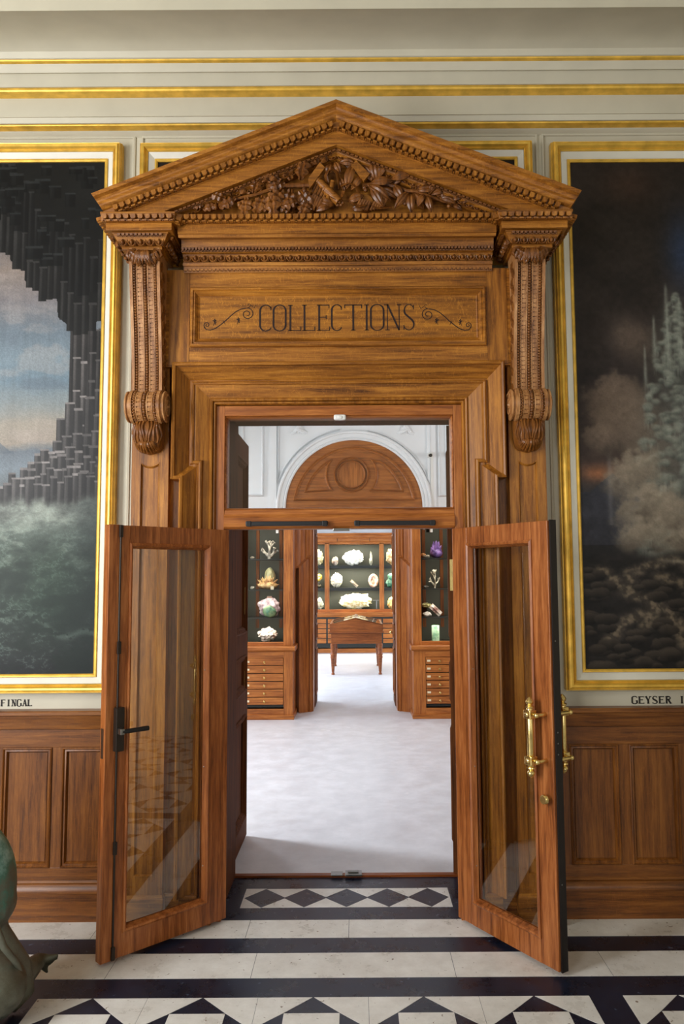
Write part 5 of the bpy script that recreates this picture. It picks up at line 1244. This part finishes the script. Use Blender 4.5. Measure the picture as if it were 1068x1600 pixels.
# ------------------------------------------------------------------ display cabinets left and right of the far doorway
YF = 5.78
def cabinet(sg, label):
    e0 = xx(457, 1060, YF) if sg < 0 else xx(646, 1060, YF)
    t = thing('display_cabinet', label, 'cabinet', (e0, 0, 0))
    U = lambda px: (xx(px, 1000, YF) - e0)         # local x from a pixel column
    W_ = .95; zc0, zc1 = zz(1016, YF, 553), zz(1009, YF, 553); zt_ = 2.56
    def bx(m, a, b, y0, y1, z0, z1): return m.box(*sorted((sg * a, sg * b)), y0, y1, z0, z1)
    o = lambda px: abs(U(px))
    if sg < 0: d0, d1, g0, g1 = o(443), o(384), o(442), .78
    else: d0, d1, g0, g1 = o(664), o(708), o(659), .62
    zd0, zd1 = zz(1101, YF, 553), zz(1027, YF, 553)
    bx(MB(), 0, d0, YF, YW, .05, zc0).build('base_side', 'cabinet_v', t)
    bx(MB(), d1 + .03, W_, YF, YW, .05, zc0).build('base_side', 'cabinet_v', t)
    bx(MB(), d0, d1 + .03, YF + .02, YW, .15, zc0).build('carcass', 'case_black', t)
    bx(MB(), d0, d1 + .03, YF, YF + .03, zd1, zc0).build('top_rail', 'cabinet_h', t)
    bx(MB(), d0, d1 + .03, YF, YF + .03, .05, zz(1107, YF, 553)).build('bottom_rail', 'cabinet_h', t)
    bx(MB(), -.02, W_, YF - .03, YW, 0, .055).build('plinth', 'cabinet_h', t, bevel=.004)
    MB().run([(YW, zc1), (YF - .04, zc1), (YF - .05, zc1 - .01), (YF - .05, zc0 + .01), (YF - .02, zc0 - .01), (YW, zc0 - .01)], *sorted((-sg * .03, sg * W_))).build('counter', 'cabinet_h', t, smooth=25)
    dh = (zd1 - zd0) / 6
    for i in range(6):
        z = zd0 + i * dh
        dr = bx(MB(), d0 + .006, d1, YF - .004, YF + .03, z + .006, z + dh - .004).build('drawer', 'cabinet_h', t, bevel=.003)
        kx = (o(413) if sg < 0 else o(686))
        m = MB(); m.lathe([(.006, 0), (.006, .014), (.012, .018), (.013, .026), (.008, .032)], 10, T((sg * kx, YF - .004, z + dh * .5)) @ Matrix.Rotation(PI / 2, 4, 'X')); m.tube([(sg * kx + .014 * math.cos(a), YF - .012, z + dh * .42 + .014 * math.sin(a)) for a in np.linspace(0, 2 * PI, 13)], .003, 5, False)
        m.build('knob', 'brass', dr, smooth=40)
        lx = (o(387) if sg < 0 else o(669))
        m = MB().box(sg * lx - .022, sg * lx + .022, YF - .009, YF - .003, z + dh * .5 - .011, z + dh * .5 + .013); m.build('label_holder', 'label_card', dr)
    # glazed upper case
    Y2 = YF + .04
    bx(MB(), .0, g0, Y2, Y2 + .06, zc1, zt_).build('front_post', 'cabinet_v', t, bevel=.004)
    bx(MB(), g1, W_, Y2, Y2 + .06, zc1, zt_).build('front_post', 'cabinet_v', t)
    bx(MB(), .0, .04, Y2 + .06, YW - .02, zc1, zt_).build('side_panel', 'cabinet_v', t)
    bx(MB(), W_ - .04, W_, Y2 + .06, YW - .02, zc1, zt_).build('side_panel', 'cabinet_v', t)
    bx(MB(), .04, W_ - .04, YW - .05, YW - .02, zc1, zt_).build('back_panel', 'case_back', t)
    for a in (g0 + .06, (g0 + g1) / 2 + .05, g1 - .05): bx(MB(), a, a + .045, YW - .065, YW - .05, zc1 + .2, zt_ - .1).build('back_batten', 'old_door_wood', t)
    bx(MB(), 0, W_, Y2 - .01, YW - .02, zt_, zt_ + .05).build('top_board', 'cabinet_h', t)
    bz = zz(1003, YF, 553)
    bx(MB(), g0, g1, Y2, Y2 + .04, zc1, bz).build('door_rail', 'cabinet_h', t, bevel=.003); bx(MB(), g0, g1, Y2, Y2 + .04, zt_ - .06, zt_).build('door_rail', 'cabinet_h', t)
    bx(MB(), .04, W_ - .04, Y2 + .05, YW - .05, zc1 - .002, bz - .02).build('case_bottom', 'case_back', t)
    bx(MB(), g0, g1, Y2 + .012, Y2 + .018, bz, zt_ - .06).build('pane', 'case_glass', t)
    zsv = [zz(p, YF + .12, 553) for p in (872.5, 920.5, 965)]
    for z in zsv: bx(MB(), .04, W_ - .04, Y2 + .07, YW - .07, z - .012, z).build('shelf', 'case_black', t)
    for z in zsv + [zt_ - .02]:
        l = bpy.data.lights.new('case_lamp', 'AREA'); l.shape = 'RECTANGLE'; l.size = .6; l.size_y = .05; l.energy = 3.5; l.color = (1, .95, .82)
        lo = bpy.data.objects.new('case_lamp', l); COL.objects.link(lo); lo.location = (e0 + sg * .45, Y2 + .1, z - .02); lo.rotation_euler = (R_(25), 0, 0)
    return t, zsv, bz - .02
cl, zs_l, zb_l = cabinet(-1, 'glazed oak mineral cabinet with six drawers, left of the far doorway')
cr, zs_r, zb_r = cabinet(1, 'glazed oak mineral cabinet with six drawers, right of the far doorway')
Ym = YF + .3
mineral(421, 872, 28, 30, Ym, zs_l[0], 'branch', c_(120, 116, 108), c_(214, 206, 188), 'grey and white branching mineral on the top shelf of the left cabinet')
mineral(394, 872, 7, 5, Ym, zs_l[0], 'rock', c_(120, 110, 96), c_(180, 170, 150), 'tiny grey stone at the left end of the top shelf, left cabinet')
mineral(418, 918, 38, 22, Ym - .08, zs_l[1], 'blades', c_(150, 104, 60), c_(222, 188, 128), 'tan bladed crystal cluster on the second shelf of the left cabinet')
mineral(421, 918, 18, 34, Ym + .14, zs_l[1], 'smooth', c_(120, 122, 92), c_(164, 160, 120), 'dull green rounded stone behind the tan bladed cluster')
tag(MB().box(-.02, .02, -.002, .002, 0, .045).build('display_card', 'label_card', loc=(xx(425, 916, YF + .11), YF + .11, zs_l[1])), 'small white card in front of the tan bladed cluster', 'card')
mineral(394, 920, 7, 5, Ym, zs_l[1], 'rock', c_(130, 120, 110), c_(190, 186, 170), 'tiny grey stone at the left end of the second shelf, left cabinet')
mineral(420, 964, 36, 30, Ym + .05, zs_l[2], 'rock', c_(110, 84, 96), c_(206, 188, 190), 'purple and white mineral behind the green globe, left cabinet', dep=.12)
mineral(421, 964, 22, 19, Ym - .11, zs_l[2], 'smooth', c_(60, 112, 88), c_(128, 150, 104), 'round green mineral globe on the third shelf of the left cabinet', dep=.14)
mineral(421, 962, 14, 34, Ym + .18, zs_l[2], 'hex', c_(130, 96, 86), c_(160, 126, 112), 'pinkish hexagonal crystal rising behind the purple mineral')
mineral(418, 1001, 32, 24, Ym, zb_l, 'lumpy', c_(186, 160, 146), c_(236, 226, 214), 'white and pink knobbly mineral on the bottom of the left cabinet')
mineral(681, 872, 24, 27, Ym, zs_r[0], 'crystals', c_(74, 44, 104), c_(150, 116, 186), 'purple amethyst cluster on the top shelf of the right cabinet')
mineral(661, 866, 9, 8, Ym, zs_r[0], 'smooth', c_(150, 96, 50), c_(190, 136, 80), 'small orange brown pebble left of the purple amethyst')
mineral(666, 872, 10, 5, Ym - .1, zs_r[0], 'rock', c_(120, 112, 100), c_(180, 170, 150), 'small grey stones left of the purple amethyst')
mineral(678, 918, 18, 30, Ym, zs_r[1], 'branch', c_(110, 96, 70), c_(232, 226, 206), 'white coral shaped specimen on the second shelf of the right cabinet')
mineral(665, 920, 10, 5, Ym, zs_r[1], 'rock', c_(70, 64, 60), c_(110, 104, 96), 'dark low stone left of the coral shaped specimen')
mineral(680, 958, 20, 24, Ym, zs_r[2], 'slab', c_(120, 74, 66), c_(216, 206, 194), 'tilted white and red slab on the third shelf of the right cabinet')
mineral(668, 938, 18, 9, Ym + .14, zs_r[2] + .1, 'rock', c_(140, 132, 84), c_(190, 184, 130), 'yellow green flat stone behind the tilted slab')
mineral(667, 964, 14, 8, Ym - .1, zs_r[2], 'rock', c_(170, 160, 150), c_(230, 224, 214), 'low white stone at the left of the tilted slab')
mineral(680, 1001, 12, 25, Ym - .1, zb_r, 'cylinder', c_(120, 170, 130), c_(190, 220, 186), 'pale green polished stone cylinder at the bottom of the right cabinet')
tag(MB().box(-.025, .025, -.025, .025, .001, .098).build('plinth_block', 'case_back', loc=(xx(670, 938, Ym + .14), Ym + .14, zs_r[2])), 'dark block under the yellow green flat stone', 'block')

# ================================================================== FAR ROOM
YE = 14.5
st(MB().box(-4.2, 4.2, 15.3, 15.5, 0, 4.6).build('wall_far', 'room_white_paint'), 'white end wall behind the long far cabinet', 'wall')
st(MB().box(-3.75, -3.6, YW + .3, 15.3, 0, 4.6).build('wall_left', 'room_white_paint'), 'white left side wall of the far room', 'wall')
st(MB().box(3.6, 3.75, YW + .3, 15.3, 0, 4.6).build('wall_right', 'room_white_paint'), 'white right side wall of the far room', 'wall')
st(MB().box(-4, 4, YW + .3, 15.5, 4.6, 4.7).build('ceiling', 'room_white_paint'), 'white ceiling of the far room', 'ceiling')
fc = thing('long_display_cabinet', 'long oak cabinet of lit shelves and drawers across the end of the far room', 'cabinet', (0, YE, 0))
Xp = lambda px, Y=YE: xx(px, 940, Y); Zp = lambda py, Y=YE: zz(py, Y, 553)
xp = [Xp(v) for v in (470, 507, 514, 593, 600, 640)]; x_l, x_r = -1.75, 1.75
zt0_, zb_, zcnt = Zp(850), Zp(953), Zp(957)
MB().box(x_l, x_r, 0, .7, .12, Zp(963)).build('base_case', 'case_black', fc)  # carcass coloured black to put shade into the gaps between drawers
MB().box(x_l, x_r, -.03, .7, 0, .1).build('plinth', 'cabinet_h', fc, bevel=.005)
MB().box(x_l, x_r, -.004, .05, Zp(1010), Zp(1006)).build('dark_gap', 'case_black', fc)
MB().run([(.7, Zp(957)), (-.06, Zp(957)), (-.06, Zp(961)), (-.02, Zp(964)), (.7, Zp(964))], x_l, x_r).build('counter', 'cabinet_h', fc, smooth=20)
for px_ in (510.5, 596.5, 424.5, 682.5):
    MB().box(Xp(px_) - .055, Xp(px_) + .055, .06, .14, Zp(957), Zp(848)).build('post', 'cabinet_v', fc, bevel=.005)
MB().box(x_l, x_r, .55, .6, zcnt, Zp(836)).build('back_panel', 'case_back', fc)
MB().box(x_l, x_r, .12, .55, zcnt, zb_).build('case_bottom', 'case_black', fc)
MB().box(x_l, x_r, .05, .15, zcnt, zb_ + .01).build('bottom_rail', 'cabinet_h', fc)
MB().run([(.62, Zp(849.5)), (.06, Zp(849.5)), (.06, Zp(847)), (.02, Zp(846)), (.02, Zp(841)), (-.02, Zp(840)), (-.02, Zp(836.5)), (-.07, Zp(835.5)), (-.08, Zp(833)), (.62, Zp(833))], x_l, x_r).build('cornice', 'cabinet_h', fc, smooth=20)
m = MB()
for px_ in (527, 578, 476, 630): m.box(Xp(px_) - .006, Xp(px_) + .006, .012, .022, Zp(846), Zp(841))
m.build('frieze_joint', 'seam', fc)
shz = [Zp(883.5, YE + .1), Zp(918.5, YE + .1)]
for z in shz: MB().box(x_l, x_r, .12, .55, z - .07, z).build('shelf', 'case_black', fc, bevel=.003)
dzs = [Zp(1005.5) + (Zp(966.5) - Zp(1005.5)) * i / 5 for i in range(6)]
for a, b in ((424.5, 510.5), (510.5, 596.5), (596.5, 682.5)):
    for i in range(5):
        dr = MB().box(Xp(a) + .02, Xp(b) - .02, -.012, .02, dzs[i] + .009, dzs[i + 1] - .009).build('drawer', 'cabinet_h', fc, bevel=.004)
        for u in (.27, .73): MB().ell((Xp(a) + (Xp(b) - Xp(a)) * u, -.03, (dzs[i] + dzs[i + 1]) / 2), .018, .02, .018, 8, 6).build('knob', 'old_door_wood', dr, smooth=60)
for k, (px_, wd) in enumerate(((553.5, 1.05), (473, .8), (634, .8))):
    for z in (shz[0] - .08, shz[1] - .08, Zp(851)):
        l = bpy.data.lights.new('case_lamp', 'AREA'); l.shape = 'RECTANGLE'; l.size = wd; l.size_y = .06; l.energy = 22; l.color = (1, .93, .76)
        o = bpy.data.objects.new('case_lamp', l); COL.objects.link(o); o.location = (Xp(px_), YE + .2, z - .01); o.rotation_euler = (R_(12), 0, 0)
YM = YE + .32
W1, W2 = c_(190, 186, 160), c_(240, 236, 214)
tw = 'three lit shelves'
mineral(523, 883, 10, 14, YM, shz[0], 'smooth', c_(150, 120, 96), c_(226, 214, 196), 'small upright agate at the left of the top middle shelf, far cabinet')
mineral(551, 883, 34, 25, YM, shz[0], 'lumpy', c_(232, 228, 206), c_(250, 248, 236), 'large white mineral in the middle of the top shelf, far cabinet')
mineral(579, 883, 6, 23, YM, shz[0], 'blades', c_(140, 140, 120), c_(220, 218, 196), 'slender upright crystal at the right of the top shelf, far cabinet')
mineral(525.5, 918, 19, 24, YM, shz[1], 'lumpy', W1, W2, 'cream knobbly mineral at the left of the middle shelf, far cabinet')
mineral(553, 918, 14, 13, YM, shz[1], 'slab', c_(130, 110, 88), c_(190, 174, 150), 'small slanted brown grey stone in the middle of the middle shelf')
mineral(583, 918, 16, 24, YM, shz[1], 'geode', c_(190, 130, 96), c_(236, 210, 190), 'pink ring shaped geode at the right of the middle shelf, far cabinet')
mineral(555, 953, 52, 25, YM, zb_, 'frilly', c_(206, 188, 116), c_(246, 240, 206), 'wide pale yellow crystal mass on the bottom shelf, far cabinet')
mineral(497, 883, 17, 26, YM, shz[0], 'lumpy', c_(196, 186, 130), c_(240, 234, 200), 'cream and yellow mineral on the top shelf of the left bay')
mineral(497, 918, 12, 10, YM, shz[1], 'crystals', c_(40, 36, 28), c_(110, 100, 74), 'dark crystals under the yellow mineral, left bay middle shelf')
mineral(497, 910, 12, 12, YM, shz[1] + .155, 'rock', c_(210, 160, 50), c_(240, 206, 96), 'bright yellow mineral perched on dark crystals, left bay middle shelf')
mineral(497, 952, 17, 19, YM, zb_, 'rock', c_(140, 150, 126), c_(224, 224, 200), 'grey green stone on the bottom shelf of the left bay')
mineral(611, 883, 17, 26, YM, shz[0], 'lumpy', c_(200, 160, 90), c_(240, 224, 180), 'tan and cream mineral on the top shelf of the right bay')
mineral(612, 918, 20, 22, YM, shz[1], 'rock', c_(30, 110, 86), c_(120, 170, 140), 'green malachite like stone on the middle shelf of the right bay')
mineral(613, 952, 17, 19, YM, zb_, 'lumpy', c_(190, 146, 70), c_(230, 206, 140), 'golden yellow mineral on the bottom shelf of the right bay')
sp = thing('display_stand', 'small clear stand at the right end of the bottom shelf, far cabinet', 'stand', (Xp(588, YM), YM, zb_ + .012))
MB().tube([(0, 0, 0), (0, 0, .2)], .012, 8).build('stem', 'steel', sp); MB().box(-.09, .06, -.03, .03, .2, .215).build('plate', 'steel', sp)

# vitrine table
Y1, Y2 = 10.22, 11.78
tx0, tx1 = xx(515, 990, Y1), xx(598, 990, Y1); tc = (tx0 + tx1) / 2; hw = (tx1 - tx0) / 2
vt = thing('vitrine_table', 'wooden vitrine table with a gabled glass top on turned legs in the far room', 'display table', (tc, Y1, 0)); Ld = Y2 - Y1
ZT = lambda py: zz(py, Y1, 556)
za, zr, zg0, zgp = ZT(1006), ZT(988), ZT(976), ZT(966)
MB().box(-hw + .02, hw - .02, .02, Ld - .02, za, zr).build('apron', 'table_wood', vt, bevel=.004)
MB().run([(-.012, zr - .012), (-.02, zr - .004), (-.02, zr + .012), (-.008, zr + .02), (Ld + .01, zr + .02), (Ld + .02, zr), (Ld + .01, zr - .012)], -hw - .014, hw + .014).build('table_edge', 'table_wood', vt, smooth=20)
gp = [(-hw, zr + .02), (hw, zr + .02), (hw, zg0), (0, zgp), (-hw, zg0)]
MB().prism(gp, 0, .03).build('gable_end', 'table_wood', vt); MB().prism(gp, Ld - .03, Ld).build('gable_end', 'table_wood', vt)
MB().box(-hw, -hw + .03, .03, Ld - .03, zr + .02, zg0 - .005).build('case_side', 'table_wood', vt); MB().box(hw - .03, hw, .03, Ld - .03, zr + .02, zg0 - .005).build('case_side', 'table_wood', vt)
MB().box(-hw + .03, hw - .03, .03, Ld - .03, zr + .02, zr + .03).build('case_floor', 'label_card', vt)
for s_ in (-1, 1):
    q0 = Vector((s_ * hw, 0, zg0)); q1 = Vector((0, 0, zgp))
    M_ = frame3(q0, (q1 - q0).normalized(), Vector((0, 1, 0)), ((q1 - q0).normalized().cross(Vector((0, 1, 0))))); L_ = (q1 - q0).length
    fr_ = MB().box(0, .035, 0, Ld, -.004, .012, M_).box(L_ - .03, L_, 0, Ld, -.004, .012, M_)
    for yy in (0, Ld / 2 - .015, Ld - .03): fr_.box(.03, L_ - .03, yy, yy + .03, -.004, .011, M_)
    fr_.build('lid_frame', 'table_wood', vt); MB().box(.03, L_ - .03, .03, Ld - .03, 0, .005, M_).build('lid_pane', 'case_glass', vt)
m = MB(); rn = random.Random(5)
MB().box(-.07, .07, .02, .2, zgp - .0, zgp + .018).build('ridge_card', 'label_card', vt)
for sx in (-1, 1):
    for yy in (.08, Ld - .08):
        pr_ = [(.008, 0), (.034, .005), (.03, .03), (.02, .045), (.026, .06), (.042, .3), (.052, .32), (.044, .35), (.054, .38), (.042, .4), (.048, za - .06), (.05, za - .03), (.045, za)]
        MB().lathe(pr_, 14, T((sx * (hw - .055), yy, 0))).build('leg', 'table_wood', vt, smooth=35)
for k in range(10):
    s_ = -1 if k % 2 else 1; yy = Y1 + .2 + .13 * k; x = tc + s_ * rn.uniform(.12, .36)
    o = rockmesh(.1, .06, .08, 'rock', 60 + k).build('mineral_specimen', 'stone_%d' % (1 + k), smooth=40, loc=(x, yy, zr + .031))
    tag(o, 'small stone lying in the glass topped vitrine table', 'mineral', 'stones in the vitrine table')

# ================================================================== BRONZE SCULPTURE AT THE LEFT EDGE
sc = MB(); Y0 = -.86
def P3(px, py, Y): x, z = at(px, py, Y); return Vector((x, Y, z))
def blob(px, py, rx, rz, Y=Y0, ry=None):
    s = (Y + DIST) / F_PX; p = P3(px, py, Y); sc.ell(p, rx * s, (ry or rx) * s, rz * s, 20, 14)
blob(-46, 1385, 66, 96, ry=60); blob(-42, 1412, 62, 48, ry=60); blob(-70, 1300, 60, 60)
blob(-62, 1500, 74, 66, Y0, 70); blob(-40, 1545, 76, 52, Y0 - .1, 60); blob(-10, 1520, 36, 36, Y0 + .02, 34)
s_ = (Y0 + DIST) / F_PX
sc.tube([P3(-20, 1440, Y0), P3(8, 1475, Y0 + .02), P3(34, 1510, Y0 + .06), P3(38, 1548, Y0 + .04), P3(14, 1578, Y0 - .02)], [.06, .05, .045, .045, .03], 14)
bs = thing('bronze_sculpture', 'dark green bronze sculpture of rounded draped forms cut by the left edge of the photo', 'sculpture')
for i, v in enumerate(sc.v): pass
zmin = min(v[2] for v in sc.v)
sc.v = [(v[0], v[1], max(v[2], .002)) for v in sc.v]
bo = sc.build('draped_body', 'bronze_green', bs, smooth=80)
md = bo.modifiers.new('melt', 'REMESH'); md.mode = 'VOXEL'; md.voxel_size = .012; md.use_smooth_shade = True
md = bo.modifiers.new('soften', 'SMOOTH'); md.iterations = 5
fp = MB()
fp.tube([P3(30, 1535, Y0 + .05), P3(48, 1512, Y0 + .14), P3(62, 1500, Y0 + .2), P3(74, 1497, Y0 + .22)], [.05, .045, .032, .02], 12)
for a, b in ((92, 1492), (90, 1497), (84, 1503), (78, 1508), (74, 1520), (60, 1492)):
    fp.tube([P3(62, 1504, Y0 + .2), P3((62 + a) / 2, (1500 + b) / 2, Y0 + .21), P3(a, b, Y0 + .22)], [.024, .016, .006], 8)
fo = fp.build('trailing_foot', 'bronze_green', bs, smooth=80)
md = fo.modifiers.new('melt', 'REMESH'); md.mode = 'VOXEL'; md.voxel_size = .007; md.use_smooth_shade = True
md = fo.modifiers.new('soften', 'SMOOTH'); md.iterations = 3
fm = MB().tube([P3(-8, 1440, Y0 - .14), P3(6, 1480, Y0 - .13), P3(26, 1505, Y0 - .1), P3(37, 1530, Y0 - .06)], [.012, .014, .012, .006], 8)
fm.build('drapery_fold', 'bronze_green', bs, smooth=60)
